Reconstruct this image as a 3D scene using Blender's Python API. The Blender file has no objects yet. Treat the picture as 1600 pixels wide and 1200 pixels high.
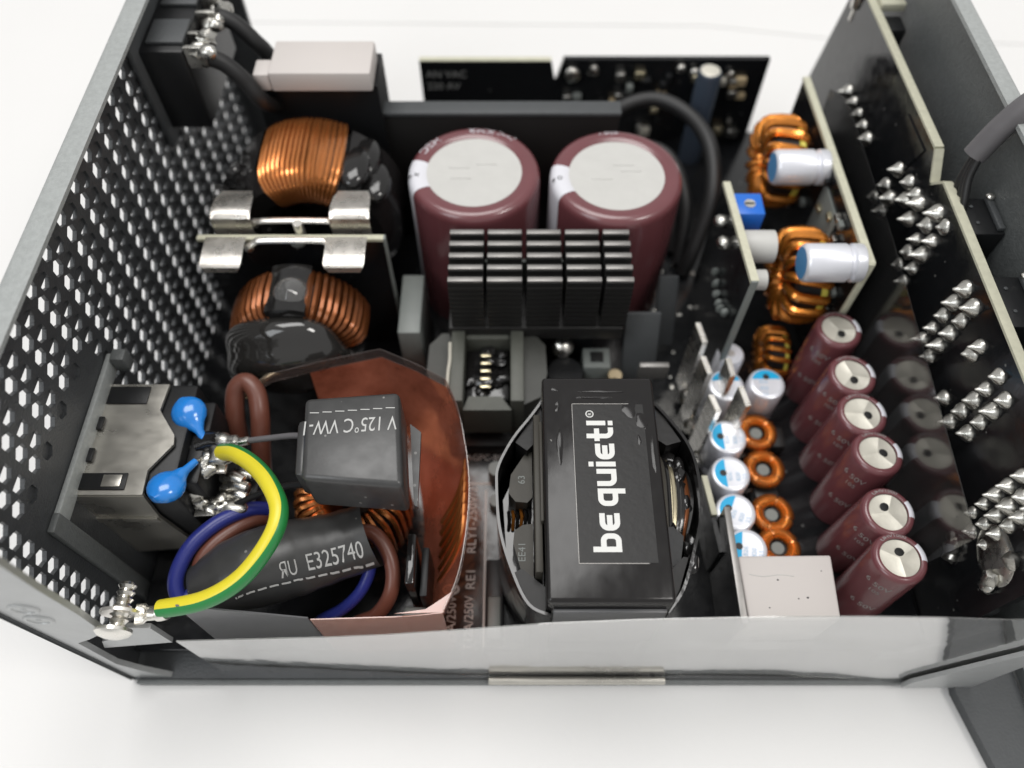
import bpy, bmesh, math, random
from mathutils import Vector, Matrix
random.seed(7)
SC = bpy.context.scene
COL = SC.collection
S = 0.001                                    # all coordinates below are millimetres
R = math.radians

# ------------------------------------------------------------------ camera
cd = bpy.data.cameras.new("camera"); cam = bpy.data.objects.new("camera", cd); COL.objects.link(cam)
cam.location = (0, -30*S, 160*S); cam.rotation_euler = (R(90-58.4), 0, 0)
cd.sensor_width = 36; cd.lens = 27.18; cd.clip_start = 0.002; cd.clip_end = 20
cd.dof.use_dof = True; cd.dof.focus_distance = 0.127; cd.dof.aperture_fstop = 11
SC.camera = cam

# ------------------------------------------------------------------ room light
w = bpy.data.worlds.new("World"); SC.world = w; w.use_nodes = True
bg = w.node_tree.nodes["Background"]
bg.inputs[0].default_value = (1.0, 0.995, 0.985, 1); bg.inputs[1].default_value = 0.56
def area(name, loc, target, size, power, col=(1, .97, .93), sy=None):
    l = bpy.data.lights.new(name, 'AREA'); l.energy = power; l.color = col
    l.shape = 'RECTANGLE'; l.size = size*S; l.size_y = (sy or size)*S
    o = bpy.data.objects.new(name, l); COL.objects.link(o); o.location = Vector(loc)*S
    o.rotation_euler = (Vector(target)-Vector(loc)).to_track_quat('-Z', 'Y').to_euler()
area("ceiling_lamp", (-120, 330, 1150), (0, 70, 0), 760, 8.4, (1, .985, .965), 520)
area("window_light", (-420, -330, 620), (0, 60, 20), 300, 1.6, (.93, .97, 1), 420)
area("ceiling_lamp", (430, -120, 760), (10, 60, 20), 200, 1.9, (1, .97, .93), 200)
SC.view_settings.view_transform = 'Standard'; SC.view_settings.look = 'None'
SC.view_settings.exposure = 0.0; SC.view_settings.gamma = 1
SC.cycles.max_bounces = 12; SC.cycles.transparent_max_bounces = 16
try: SC.cycles.use_denoising = True
except Exception: pass

# ------------------------------------------------------------------ materials
def mat(name, col, rough=.5, metal=0, spec=.5, var=.0, vscale=400, bump=0, bscale=2500, coat=0, stretch=None, rvar=0, alpha=1, trans=0, dust=0):
    m = bpy.data.materials.new(name); m.use_nodes = True
    nt = m.node_tree; b = nt.nodes["Principled BSDF"]; L = nt.links.new
    b.inputs["Base Color"].default_value = (*col, 1); b.inputs["Roughness"].default_value = rough
    b.inputs["Metallic"].default_value = metal; b.inputs["Specular IOR Level"].default_value = spec
    b.inputs["Coat Weight"].default_value = coat; b.inputs["Coat Roughness"].default_value = .08
    b.inputs["Alpha"].default_value = alpha; b.inputs["Transmission Weight"].default_value = trans
    tc = nt.nodes.new("ShaderNodeTexCoord"); mp = nt.nodes.new("ShaderNodeMapping")
    L(tc.outputs["Object"], mp.inputs[0])
    if stretch: mp.inputs["Scale"].default_value = stretch
    if var or rvar:
        n = nt.nodes.new("ShaderNodeTexNoise"); n.inputs["Scale"].default_value = vscale; n.inputs["Detail"].default_value = 5
        L(mp.outputs[0], n.inputs["Vector"])
    if var:
        mx = nt.nodes.new("ShaderNodeMix"); mx.data_type = 'RGBA'
        mx.inputs[6].default_value = (*[c*(1-var) for c in col], 1); mx.inputs[7].default_value = (*[min(1, c*(1+var)) for c in col], 1)
        L(n.outputs["Fac"], mx.inputs[0]); L(mx.outputs[2], b.inputs["Base Color"])
    if dust:
        v = nt.nodes.new("ShaderNodeTexVoronoi"); v.inputs["Scale"].default_value = 420; L(tc.outputs["Object"], v.inputs["Vector"])
        n3 = nt.nodes.new("ShaderNodeTexNoise"); n3.inputs["Scale"].default_value = 150; L(tc.outputs["Object"], n3.inputs["Vector"])
        lt = nt.nodes.new("ShaderNodeMath"); lt.operation = 'LESS_THAN'; lt.inputs[1].default_value = .11; L(v.outputs["Distance"], lt.inputs[0])
        gt = nt.nodes.new("ShaderNodeMath"); gt.operation = 'GREATER_THAN'; gt.inputs[1].default_value = .56; L(n3.outputs["Fac"], gt.inputs[0])
        mu = nt.nodes.new("ShaderNodeMath"); mu.operation = 'MULTIPLY'; L(lt.outputs[0], mu.inputs[0]); L(gt.outputs[0], mu.inputs[1])
        md = nt.nodes.new("ShaderNodeMath"); md.operation = 'MULTIPLY'; md.inputs[1].default_value = dust; L(mu.outputs[0], md.inputs[0])
        mx2 = nt.nodes.new("ShaderNodeMix"); mx2.data_type = 'RGBA'; mx2.inputs[7].default_value = (.45, .44, .42, 1); L(md.outputs[0], mx2.inputs[0])
        if b.inputs["Base Color"].links: L(b.inputs["Base Color"].links[0].from_socket, mx2.inputs[6])
        else: mx2.inputs[6].default_value = (*col, 1)
        L(mx2.outputs[2], b.inputs["Base Color"])
    if rvar:
        mr = nt.nodes.new("ShaderNodeMapRange"); mr.inputs[1].default_value = .3; mr.inputs[2].default_value = .7
        mr.inputs[3].default_value = max(.02, rough-rvar); mr.inputs[4].default_value = min(1, rough+rvar)
        L(n.outputs["Fac"], mr.inputs[0]); L(mr.outputs[0], b.inputs["Roughness"])
    if bump:
        n2 = nt.nodes.new("ShaderNodeTexNoise"); n2.inputs["Scale"].default_value = bscale; n2.inputs["Detail"].default_value = 4
        L(mp.outputs[0], n2.inputs["Vector"])
        bp = nt.nodes.new("ShaderNodeBump"); bp.inputs["Strength"].default_value = bump; bp.inputs["Distance"].default_value = .0004
        L(n2.outputs["Fac"], bp.inputs["Height"]); L(bp.outputs[0], b.inputs["Normal"])
    return m
M = {}
M['coat'] = mat("black_powder_coat", (.046, .049, .052), .42, spec=.55, bump=.35, bscale=2600, var=.2)
M['coatg'] = mat("grey_powder_coat", (.105, .112, .112), .42, spec=.6, bump=.4, bscale=2400, var=.25, vscale=900)
M['flange'] = mat('flange_coat_sheen', (.30, .315, .31), .42, spec=.6, bump=.35, bscale=2600, var=.22, vscale=1200)  # black coat; overhead sheen on the top flanges put into this paler colour
M['edge'] = mat("pale_metal_flange", (.42, .43, .43), .42, metal=.55, spec=.5, bump=.15, var=.12, vscale=300)  # paler, half metallic tone for the front flanges
M['pcb'] = mat("black_solder_mask", (.009, .0095, .0105), .17, spec=.5, bump=.06, bscale=900, rvar=.08, dust=.25)
M['pcbedge'] = mat("board_edge", (.50, .49, .38), .6, var=.18, vscale=900)
M['silk'] = mat("white_print", (.62, .62, .60), .6)
M['silkm'] = mat('grey_white_print', (.43, .43, .42), .55)
M['silkd'] = mat("dim_white_print", (.30, .30, .29), .6)
M['paper'] = mat("white_paper", (.70, .695, .688), .75, spec=.25, var=.02, vscale=24, bump=.14, bscale=420)
M['sleeve'] = mat("maroon_sleeve", (.140, .046, .052), .22, spec=.55, coat=.25, var=.10, vscale=160, bump=.03, bscale=500)
M['sleevew'] = mat("pale_sleeve_band", (.62, .62, .66), .3)
M['disc'] = mat("white_plastic_disc", (.48, .475, .455), .5, var=.06, bump=.45, bscale=150)
M['alu'] = mat("dull_aluminium", (.60, .575, .50), .42, metal=.3, bump=.15, bscale=700, var=.1)
M['tin'] = mat("tinned_metal", (.80, .78, .73), .27, metal=1, bump=.15, bscale=300, rvar=.1)
M['nickel'] = mat("nickel_plate", (.84, .81, .76), .30, metal=.9, bump=.12, bscale=350, rvar=.08, var=.06)
M['steelb'] = mat("brushed_shield", (.56, .54, .49), .33, metal=.9, bump=.12, bscale=160, rvar=.10, var=.10, vscale=120, stretch=(1, 2, 1))
M['solder'] = mat("solder", (.52, .51, .475), .31, metal=1, bump=.35, bscale=520, rvar=.12, vscale=700, var=.18)
M['copper'] = mat("enamelled_copper", (.60, .215, .062), .27, metal=.85, coat=.35, var=.22, vscale=260)
M['copperd'] = mat("dull_copper", (.19, .060, .018), .34, metal=.75, coat=.2, var=.3, vscale=200)
M['copper2'] = mat("orange_enamelled_copper", (.72, .255, .04), .25, metal=.8, coat=.4, var=.28, vscale=200)
M['yellow'] = mat("yellow_core", (.55, .50, .08), .45, var=.1)
M['ferrite'] = mat("grey_ferrite", (.075, .078, .066), .5, var=.15, vscale=500, bump=.12)
M['relay'] = mat("grey_plastic", (.17, .185, .175), .45, var=.08, bump=.06)
M['blackp'] = mat("black_plastic", (.010, .0105, .0115), .42, spec=.35, bump=.08, bscale=1200)
M['gloss'] = mat("glossy_black_varnish", (.010, .0095, .0095), .10, spec=.6, bump=.35, bscale=160, rvar=.06)
M['ferd'] = mat('dark_ferrite', (.040, .041, .036), .48, var=.2, vscale=500, bump=.12)
M['ear'] = mat('varnished_ferrite', (.050, .046, .038), .42, spec=.25, bump=.15, bscale=300, var=.2)
M['label'] = mat('black_label', (.010, .0095, .0095), .42, spec=.3, bump=.1, bscale=900)
M['tape'] = mat("black_tape", (.013, .012, .012), .17, spec=.33, bump=.2, bscale=75, rvar=.05, stretch=(1.5, .8, 1), dust=.5)
M['shrink'] = mat("black_heat_shrink", (.040, .040, .040), .34, spec=.5, bump=.14, bscale=200, rvar=.06, var=.15, dust=.35)
M['fin'] = mat("black_anodised", (.016, .0155, .015), .42, spec=.4, metal=.0, bump=.05)
M['fintop'] = mat("pale_edge_metal", (.26, .25, .24), .4, metal=.6, var=.15, vscale=900)  # paler tone for the fin tops and a few other thin edges
M['foam'] = mat("white_silicone_block", (.52, .485, .465), .55, spec=.35, var=.03, vscale=120, bump=.06, bscale=300)
M['blue'] = mat("blue_epoxy", (.015, .21, .66), .2, spec=.6, coat=.4, bump=.1, bscale=260, var=.08)
M['trim'] = mat("blue_plastic", (.012, .13, .55), .35, spec=.5, var=.08)
M['wyel'] = mat("yellow_insulation", (.68, .58, .03), .36, spec=.5, var=.05, bump=.12, bscale=220)
M['wgrn'] = mat("green_insulation", (.015, .19, .045), .33, spec=.5, var=.08, bump=.12, bscale=220)
M['wblu'] = mat("blue_insulation", (.022, .03, .20), .33, spec=.5, var=.08, bump=.12, bscale=220)
M['wbrn'] = mat("brown_insulation", (.135, .048, .032), .36, spec=.5, var=.1, bump=.12, bscale=220)
M['wblk'] = mat("black_insulation", (.010, .010, .0105), .5, spec=.5)
M['sheath'] = mat("grey_cable_sheath", (.115, .11, .115), .5, spec=.4, bump=.1, bscale=500, var=.08)
M['polyw'] = mat("pale_aluminium_can", (.72, .73, .78), .32, metal=.35, spec=.5, var=.04)
M['polyb'] = mat("cyan_print", (.0, .38, .70), .38)
M['polyb2'] = mat("steel_blue_print", (.09, .27, .52), .4)
M['polyt'] = mat("pale_blue_print", (.36, .52, .68), .4)
M['slate'] = mat("slate_sleeve", (.045, .06, .085), .3)
M['clearblob'] = mat("dark_potting", (.02, .019, .018), .06, spec=.7, bump=.2, bscale=60)
M['dark'] = mat("dark_cavity", (.004, .004, .004), .7)
M['gold'] = mat("gold_glint", (.62, .55, .38), .25, metal=.9)
M['resist'] = mat("beige_resistor", (.42, .33, .20), .45, var=.15)
M['greyp'] = mat("grey_paint", (.06, .064, .067), .5, spec=.4, bump=.2, bscale=1800, var=.1)
M['card'] = mat("smoke_grey_insulation", (.085, .086, .09), .3, spec=.5)
def sheet_mat(name, ior, tint, milk=0.0, milkcol=(.6, .6, .6), rough=.03, power=5, wav=0, mot=0):
    m = bpy.data.materials.new(name); m.use_nodes = True; nt = m.node_tree; nt.nodes.clear(); L = nt.links.new
    o = nt.nodes.new("ShaderNodeOutputMaterial"); t = nt.nodes.new("ShaderNodeBsdfTransparent"); t.inputs[0].default_value = (*tint, 1)
    g = nt.nodes.new("ShaderNodeBsdfGlossy"); g.inputs["Roughness"].default_value = rough; g.inputs[0].default_value = (.97, .97, .97, 1)
    lw = nt.nodes.new("ShaderNodeLayerWeight"); lw.inputs[0].default_value = .5
    pw = nt.nodes.new("ShaderNodeMath"); pw.operation = 'POWER'; pw.inputs[1].default_value = power; L(lw.outputs["Facing"], pw.inputs[0])
    f = nt.nodes.new("ShaderNodeMapRange"); f.inputs[3].default_value = ((ior-1)/(ior+1))**2; f.inputs[4].default_value = 1; L(pw.outputs[0], f.inputs[0])
    d = nt.nodes.new("ShaderNodeBsdfDiffuse"); d.inputs[0].default_value = (*milkcol, 1)
    if mot:
        tc = nt.nodes.new("ShaderNodeTexCoord"); n1 = nt.nodes.new("ShaderNodeTexNoise"); n1.inputs["Scale"].default_value = 75; n1.inputs["Detail"].default_value = 7; n1.inputs["Roughness"].default_value = .65
        L(tc.outputs["Object"], n1.inputs["Vector"]); mr = nt.nodes.new("ShaderNodeMapRange"); mr.inputs[1].default_value = .35; mr.inputs[2].default_value = .68; L(n1.outputs["Fac"], mr.inputs[0])
        mx = nt.nodes.new("ShaderNodeMix"); mx.data_type = 'RGBA'; L(mr.outputs[0], mx.inputs[0])
        mx.inputs[6].default_value = (*[c*(1-mot) for c in milkcol], 1); mx.inputs[7].default_value = (min(1, milkcol[0]*1.25), milkcol[1]*(1+mot*1.1), milkcol[2]*(1+mot*1.5), 1); L(mx.outputs[2], d.inputs[0])
    if wav:
        tc = nt.nodes.new("ShaderNodeTexCoord"); n2 = nt.nodes.new("ShaderNodeTexNoise"); n2.inputs["Scale"].default_value = 60; n2.inputs["Detail"].default_value = 6
        bp = nt.nodes.new("ShaderNodeBump"); bp.inputs["Strength"].default_value = wav; bp.inputs["Distance"].default_value = .0012
        L(tc.outputs["Object"], n2.inputs["Vector"]); L(n2.outputs["Fac"], bp.inputs["Height"]); L(bp.outputs[0], g.inputs["Normal"])
    m1 = nt.nodes.new("ShaderNodeMixShader"); m1.inputs[0].default_value = milk; L(t.outputs[0], m1.inputs[1]); L(d.outputs[0], m1.inputs[2])
    m2 = nt.nodes.new("ShaderNodeMixShader"); L(f.outputs[0], m2.inputs[0]); L(m1.outputs[0], m2.inputs[1]); L(g.outputs[0], m2.inputs[2])
    L(m2.outputs[0], o.inputs[0]); return m
M['clear'] = sheet_mat("clear_plastic_sheet", 1.6, (.93, .93, .92), .08, (.72, .71, .70), .03, 2.3, .16)
M['smoke'] = sheet_mat("smoky_clear_sheet", 1.6, (.72, .72, .72), .03, (.3, .3, .3), .11)
M['rim'] = sheet_mat("clear_film_rim", 1.5, (.82, .76, .74), .10, (.4, .33, .31), .04)
m = sheet_mat("copper_tinted_film", 1.55, (.95, .30, .13), .50, (.72, .20, .11), .08, 4, .35, .5); M['film'] = m
M['pinkfilm'] = sheet_mat("pale_copper_film", 1.7, (.9, .6, .5), .62, (.42, .21, .16), .12)

# ------------------------------------------------------------------ mesh helpers (millimetres)
OFF = {}
def smooth_path(pts, n=8):
    P = [Vector(p) for p in pts]; out = []
    for i in range(len(P)-1):
        p0 = P[max(i-1, 0)]; p1 = P[i]; p2 = P[i+1]; p3 = P[min(i+2, len(P)-1)]
        for k in range(n):
            t = k/n
            out.append(.5*((2*p1)+(-p0+p2)*t+(2*p0-5*p1+4*p2-p3)*t*t+(-p0+3*p1-3*p2+p3)*t**3))
    out.append(P[-1]); return out
class MB:
    def __init__(s): s.b = bmesh.new()
    def add(s, verts, faces):
        v = [s.b.verts.new(p) for p in verts]
        for f in faces:
            try: s.b.faces.new([v[i] for i in f])
            except ValueError: pass
        return s
    def box(s, x0, x1, y0, y1, z0, z1, bev=0, seg=2, rot=None):
        t = bmesh.new(); bmesh.ops.create_cube(t, size=1)
        c = Vector(((x0+x1)/2, (y0+y1)/2, (z0+z1)/2))
        for v in t.verts: v.co = Vector((v.co.x*(x1-x0), v.co.y*(y1-y0), v.co.z*(z1-z0)))
        if bev: bmesh.ops.bevel(t, geom=list(t.edges), offset=bev, segments=seg, affect='EDGES', profile=.5)
        mt = Matrix.Rotation(rot[0], 4, rot[1]) if rot else Matrix()
        return s.merge(t, Matrix.Translation(c) @ mt)
    def merge(s, t, mtx=Matrix()):
        idx = {v: i for i, v in enumerate(t.verts)}
        s.add([mtx @ v.co for v in t.verts], [[idx[v] for v in f.verts] for f in t.faces]); t.free(); return s
    def tube(s, pts, r, seg=10, cap=True, flat=None):
        P = [Vector(p) for p in pts]; n = len(P); rings = []
        rr = r if isinstance(r, (list, tuple)) else [r]*n
        up = Vector((0, 0, 1)); prev = None
        for i, p in enumerate(P):
            t = (P[min(i+1, n-1)]-P[max(i-1, 0)]).normalized()
            if prev is None:
                a = t.cross(up); a = a if a.length > .05 else t.cross(Vector((1, 0, 0)))
            else: a = prev-t*prev.dot(t)
            a.normalize(); b = t.cross(a); prev = a
            rx, ry = rr[i] if isinstance(rr[i], tuple) else (rr[i], rr[i])
            rings.append([p+a*(rx*math.cos(2*math.pi*k/seg))+b*(ry*math.sin(2*math.pi*k/seg)) for k in range(seg)])
        vs = [v for g in rings for v in g]; fs = []
        for i in range(n-1):
            for k in range(seg):
                k2 = (k+1) % seg; fs.append((i*seg+k, i*seg+k2, (i+1)*seg+k2, (i+1)*seg+k))
        if cap: fs += [tuple(range(seg))[::-1], tuple((n-1)*seg+k for k in range(seg))]
        return s.add(vs, fs)
    def loop(s, pts, r, seg=6):                 # closed tube
        P = [Vector(p) for p in pts]; n = len(P); vs = []; fs = []
        cen = sum(P, Vector())/n
        nrm = Vector()
        for i in range(n): nrm += (P[i]-cen).cross(P[(i+1) % n]-cen)
        nrm.normalize()
        for i, p in enumerate(P):
            t = (P[(i+1) % n]-P[i-1]).normalized(); b = t.cross(nrm).normalized()
            vs += [p+b*(r*math.cos(2*math.pi*k/seg))+nrm*(r*math.sin(2*math.pi*k/seg)) for k in range(seg)]
        for i in range(n):
            j = (i+1) % n
            for k in range(seg):
                k2 = (k+1) % seg; fs.append((i*seg+k, i*seg+k2, j*seg+k2, j*seg+k))
        return s.add(vs, fs)
    def lathe(s, prof, c, axis=(0, 0, 1), seg=32, a0=0, a1=360):
        ax = Vector(axis).normalized(); e = ax.cross(Vector((0, 0, 1)))
        e = Vector((1, 0, 0)) if e.length < .01 else e.normalized(); f = ax.cross(e); c = Vector(c)
        full = abs(a1-a0) >= 359.9; m = seg if full else seg+1; vs = []; fs = []
        for r, h in prof:
            for k in range(m):
                t = R(a0+(a1-a0)*k/seg); vs.append(c+ax*h+e*(r*math.cos(t))+f*(r*math.sin(t)))
        for i in range(len(prof)-1):
            for k in range(seg):
                k2 = (k+1) % m; fs.append((i*m+k, i*m+k2, (i+1)*m+k2, (i+1)*m+k))
        return s.add(vs, fs)
    def cyl(s, p0, p1, r, seg=16, bev=0):
        p0 = Vector(p0); p1 = Vector(p1); h = (p1-p0).length; b = bev or r*.04
        return s.lathe([(.001, 0), (r-b, 0), (r, b), (r, h-b), (r-b, h), (.001, h)], p0, p1-p0, seg)
    def prism(s, poly, lo, hi, plane='xy'):     # extrude a polygon between two levels of the third axis
        def q(a, b, c): return {'xy': (a, b, c), 'yz': (c, a, b), 'xz': (a, c, b)}[plane]
        n = len(poly); vs = [q(a, b, lo) for a, b in poly]+[q(a, b, hi) for a, b in poly]
        fs = [tuple(range(n)), tuple(range(n, 2*n))]+[(i, (i+1) % n, (i+1) % n+n, i+n) for i in range(n)]
        return s.add(vs, fs)
    def wall(s, pts, z0, z1, t=.25):            # thin upright sheet along a plan path; z values may be per-point lists
        P = [Vector((p[0], p[1], 0)) for p in pts]; n = len(P)
        Z0 = z0 if isinstance(z0, list) else [z0]*n; Z1 = z1 if isinstance(z1, list) else [z1]*n; vs = []
        for i, p in enumerate(P):
            d = (P[min(i+1, n-1)]-P[max(i-1, 0)]).normalized(); nn = Vector((-d.y, d.x, 0))*t/2
            for q, z in ((p+nn, Z0[i]), (p-nn, Z0[i]), (p-nn, Z1[i]), (p+nn, Z1[i])): vs.append((q.x, q.y, z))
        fs = [(0, 1, 2, 3), (4*n-4, 4*n-1, 4*n-2, 4*n-3)]
        for i in range(n-1):
            for k in range(4): fs.append((4*i+k, 4*i+(k+1) % 4, 4*i+4+(k+1) % 4, 4*i+4+k))
        return s.add(vs, fs)
    def blob(s, c, r, sq=(1, 1, 1), lump=.25, sub=2, seed=0):
        t = bmesh.new(); bmesh.ops.create_icosphere(t, subdivisions=sub, radius=1); rn = random.Random(seed)
        ws = [(Vector((rn.uniform(-1, 1), rn.uniform(-1, 1), rn.uniform(-1, 1))), rn.uniform(1, 3)) for _ in range(5)]
        for v in t.verts:
            k = 1+lump*sum(math.sin(w_.dot(v.co)*f*2) for w_, f in ws)/3
            v.co = Vector((v.co.x*sq[0], v.co.y*sq[1], v.co.z*sq[2]))*r*k
        return s.merge(t, Matrix.Translation(Vector(c)))
    def build(s, name, m, parent=None, label=None, cat=None, group=None, kind=None, ang=38, loc=None):
        bmesh.ops.recalc_face_normals(s.b, faces=s.b.faces)
        base = OFF[parent.name] if parent else None
        co = [v.co for v in s.b.verts]
        if not parent:
            base = Vector(loc) if loc else Vector((sum(c.x for c in co)/len(co), sum(c.y for c in co)/len(co), min(c.z for c in co)))
        for v in s.b.verts: v.co = (v.co-base)*S
        me = bpy.data.meshes.new(name); s.b.to_mesh(me); s.b.free()
        me.polygons.foreach_set("use_smooth", [ang > 0]*len(me.polygons)); me.set_sharp_from_angle(angle=R(ang))
        o = bpy.data.objects.new(name, me); COL.objects.link(o); me.materials.append(M[m])
        if parent: o.parent = parent; OFF[o.name] = base
        else: o.location = base*S; OFF[o.name] = base
        return tag(o, label, cat, group, kind)
def tag(o, label=None, cat=None, group=None, kind=None):
    for k, v in (('label', label), ('category', cat), ('group', group), ('kind', kind)):
        if v: o[k] = v
    return o
def thing(name, label, cat, loc, group=None, kind=None):
    o = bpy.data.objects.new(name, None); COL.objects.link(o); o.empty_display_size = .002
    o.location = Vector(loc)*S; OFF[o.name] = Vector(loc); return tag(o, label, cat, group, kind)
def dup(root, loc, label=None, rot=None):
    def cp(o, par):
        c = o.copy(); COL.objects.link(c); c.parent = par
        for ch in o.children: cp(ch, c)
        return c
    r = cp(root, None); r.location = Vector(loc)*S; OFF[r.name] = Vector(loc)
    if label: r['label'] = label
    if rot is not None: r.rotation_euler = rot
    return r
def share(src, delta, parent):                  # repeat of a part, sharing its mesh
    o = src.copy(); COL.objects.link(o); o.parent = parent; o.location = Vector(delta)*S; return o
_tx = {}
def text_geo(txt, size):
    if txt not in _tx:
        cu = bpy.data.curves.new("t", 'FONT'); cu.body = txt; cu.size = 1; cu.resolution_u = 3
        ob = bpy.data.objects.new("t", cu); me = bpy.data.meshes.new_from_object(ob)
        _tx[txt] = ([v.co.copy() for v in me.vertices], [tuple(p.vertices) for p in me.polygons])
        bpy.data.objects.remove(ob); bpy.data.curves.remove(cu); bpy.data.meshes.remove(me)
    v, f = _tx[txt]; return [p*size for p in v], f
def text_on(mb, txt, size, o, u, v, sx=1, fn=None):
    vs, fs = text_geo(txt, size); o = Vector(o); u = Vector(u); v = Vector(v)
    out = [o+u*(p.x*sx)+v*p.y for p in vs]
    mb.add([fn(p) for p in out] if fn else out, fs); return mb
def text_cyl(mb, txt, size, c, rad, z, ang, sx=1, axial=False):
    vs, fs = text_geo(txt, size); out = []
    for p in vs:
        a, h = (p.x*sx, p.y) if not axial else (-p.y, p.x*sx)
        t = R(ang)+a/rad; out.append((c[0]+rad*math.cos(t), c[1]+rad*math.sin(t), z+h))
    mb.add(out, fs); return mb
def frame(axis):
    a = Vector(axis).normalized(); e = a.cross(Vector((0, 0, 1))); e = e.normalized() if e.length > .01 else Vector((1, 0, 0))
    return a, e, a.cross(e)
def torus_sec(mb, c, axis, ri, ro, h, seg=48, rd=.8):
    b = rd; prof = [(ri, -h/2+b), (ri+b, -h/2), (ro-b, -h/2), (ro, -h/2+b), (ro, h/2-b), (ro-b, h/2), (ri+b, h/2), (ri, h/2-b), (ri, -h/2+b)]
    return mb.lathe(prof, c, axis, seg)
def turn_pts(c, axis, ang, ri, ro, h, tilt=0, n=14):
    a, e, f = frame(axis); c = Vector(c); P = []
    for k in range(n):
        t = 2*math.pi*k/n; cx, cy = math.cos(t), math.sin(t)
        ex = lambda q: math.copysign(abs(q)**.55, q)
        rad = (ri+ro)/2+(ro-ri)/2*ex(cx); z = h/2*ex(cy); th = ang+tilt*cy*.5
        P.append(c+a*z+(e*math.cos(th)+f*math.sin(th))*rad)
    return P

# ================================================================== SETTING
MB().box(-900, 900, -700, 1100, -4, -.6).build('table_top', 'paper', kind='structure')
MB().prism([(-100, 214.3), (-88, 214), (66, 212), (107, 205), (420, 190), (420, 700), (-100, 700)], -.55, -.3).build('paper_sheet', 'paper', kind='structure')

# ================================================================== CHASSIS
ch = thing('metal_case', 'open black metal power supply case with one perforated side wall and one solid side wall', 'case', (7, 75, 0))
def holed_wall():
    mb = MB(); XI, XO = -74, -74.75
    def rect(y0, y1, z0, z1):
        mb.add([(XI, y0, z0), (XI, y1, z0), (XI, y1, z1), (XI, y0, z1)], [(0, 1, 2, 3)])
        mb.add([(XO, y0, z0), (XO, y1, z0), (XO, y1, z1), (XO, y0, z1)], [(0, 1, 2, 3)])
    def cell(y0, y1, z0, z1, yc, zc, r):
        hx = [(yc+r*math.cos(R(a))*.97, zc+r*math.sin(R(a))) for a in (90, 30, -30, -90, -150, 150)]
        rc = [(yc, z1), (y1, z1), (y1, z0), (yc, z0), (y0, z0), (y0, z1)]
        v = []
        for x in (XI, XO): v += [(x, *p) for p in hx]+[(x, *p) for p in rc]
        f = []
        for k in range(6):
            j = (k+1) % 6
            f += [(k, j, 6+j, 6+k), (12+k, 12+j, 18+j, 18+k), (k, j, 12+j, 12+k)]
        mb.add(v, f)
    P = 3.7; top = 70.2
    ys = []
    for k in range(19):
        wy = 7.2+7.5*k; ys.append((wy, wy-1.95, wy+1.62, 0)); ys.append((wy+3.24, wy+1.62, wy+5.55, 1))
    rect(0, ys[0][1], 0, 71.5)
    for yc, y0, y1, odd in ys:
        if yc > 146: continue
        z = 3.3+(1.85 if odd else 0); rect(y0, y1, 0, z-P/2)
        while z+P/2 < top:
            inlet = 12.5 < yc < 46.5 and z < 49.5
            sw = 104 < yc < 131 and z > 46
            if inlet or sw: rect(y0, y1, z-P/2, z+P/2)
            else:
                cell(y0, y1, z-P/2, z+P/2, yc, z, 1.62)
                if odd:                              # added plate behind the hole blocks its light, more so farther back
                    fr = 1.0 if (12.5 < yc < 46.5 and z < 51.3) else 0 if yc < 14 else min(.80, .46+.007*(yc-20))
                    if fr:
                        zt = z+1.7; zb = zt-3.4*fr
                        mb.add([(-74.5, yc-1.55, zb), (-74.5, yc+1.55, zb), (-74.5, yc+1.55, zt), (-74.5, yc-1.55, zt)], [(0, 1, 2, 3)])
            z += P
        rect(y0, y1, z-P/2, 71.5)
    rect(ys[-1][2], 150, 0, 71.5)
    return mb
bpyw = holed_wall(); bmesh.ops.remove_doubles(bpyw.b, verts=bpyw.b.verts, dist=.005)
bpyw.build('perforated_wall', 'coat', ch, ang=0)
fl = [(-75.2, 69.2), (-75.1, 70.9), (-74.4, 71.9), (-73.3, 72.2), (-70.3, 72.2), (-70.3, 71.4), (-73, 71.3), (-74.0, 70.6), (-74.2, 69.2)]
MB().prism(fl, 0, 150, 'xz').build('top_flange', 'flange', ch, ang=50)
MB().box(87.6, 88.6, 0, 150, 0, 70.2).build('solid_wall', 'coatg', ch)
fr_ = [(89.3, 69.4), (89.2, 70.9), (88.7, 71.6), (88.0, 71.8), (85.4, 71.8), (85.4, 71.0), (87.5, 70.9), (88.2, 70.2), (88.3, 69.4)]
MB().prism(fr_, 0, 150, 'xz').build('top_flange', 'flange', ch, ang=50)
MB().box(-74, 88, 0, 150, 0, 1.2, .3).build('floor_tray', 'coat', ch)
MB().box(-73, 87.5, -.9, -.05, -.4, 1.7, .25).build('tray_lip', 'coatg', ch)
MB().box(-74, -65.8, 148.4, 149.6, 1.3, 70).build('far_flange', 'coat', ch)
# front return flanges
nf = [(-75, 1), (-75, 71.2), (-62.0, 71.2), (-62.9, 58.5), (-63.3, 46), (-64.3, 36), (-65.0, 35.2), (-68.5, 31.5), (-71.6, 29), (-72.2, 13), (-70, 7), (-66.5, 1.3)]
MB().prism(nf, .4, 1.4, 'xz').build('front_flange', 'edge', ch)
MB().prism([(-71.6, 20), (-58.2, 24), (-58.2, 33.5), (-61.5, 33.8), (-64.2, 33), (-66.5, 27), (-70, 24.5)], 1.7, 2.5, 'xz').build('front_flange', 'edge', ch)
MB().prism([(75.5, 1.5), (88.6, 1.5), (88.6, 70), (84.6, 70), (84.2, 30), (75.5, 6)], -1.6, -.8, 'xz').build('front_flange', 'edge', ch)
MB().prism([(70.5, 1.5), (84, 1.5), (84, 26), (81.4, 26), (74, 6.8), (70.5, 6.8)], 3.2, 4.0, 'xz').build('front_flange', 'coatg', ch)
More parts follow.
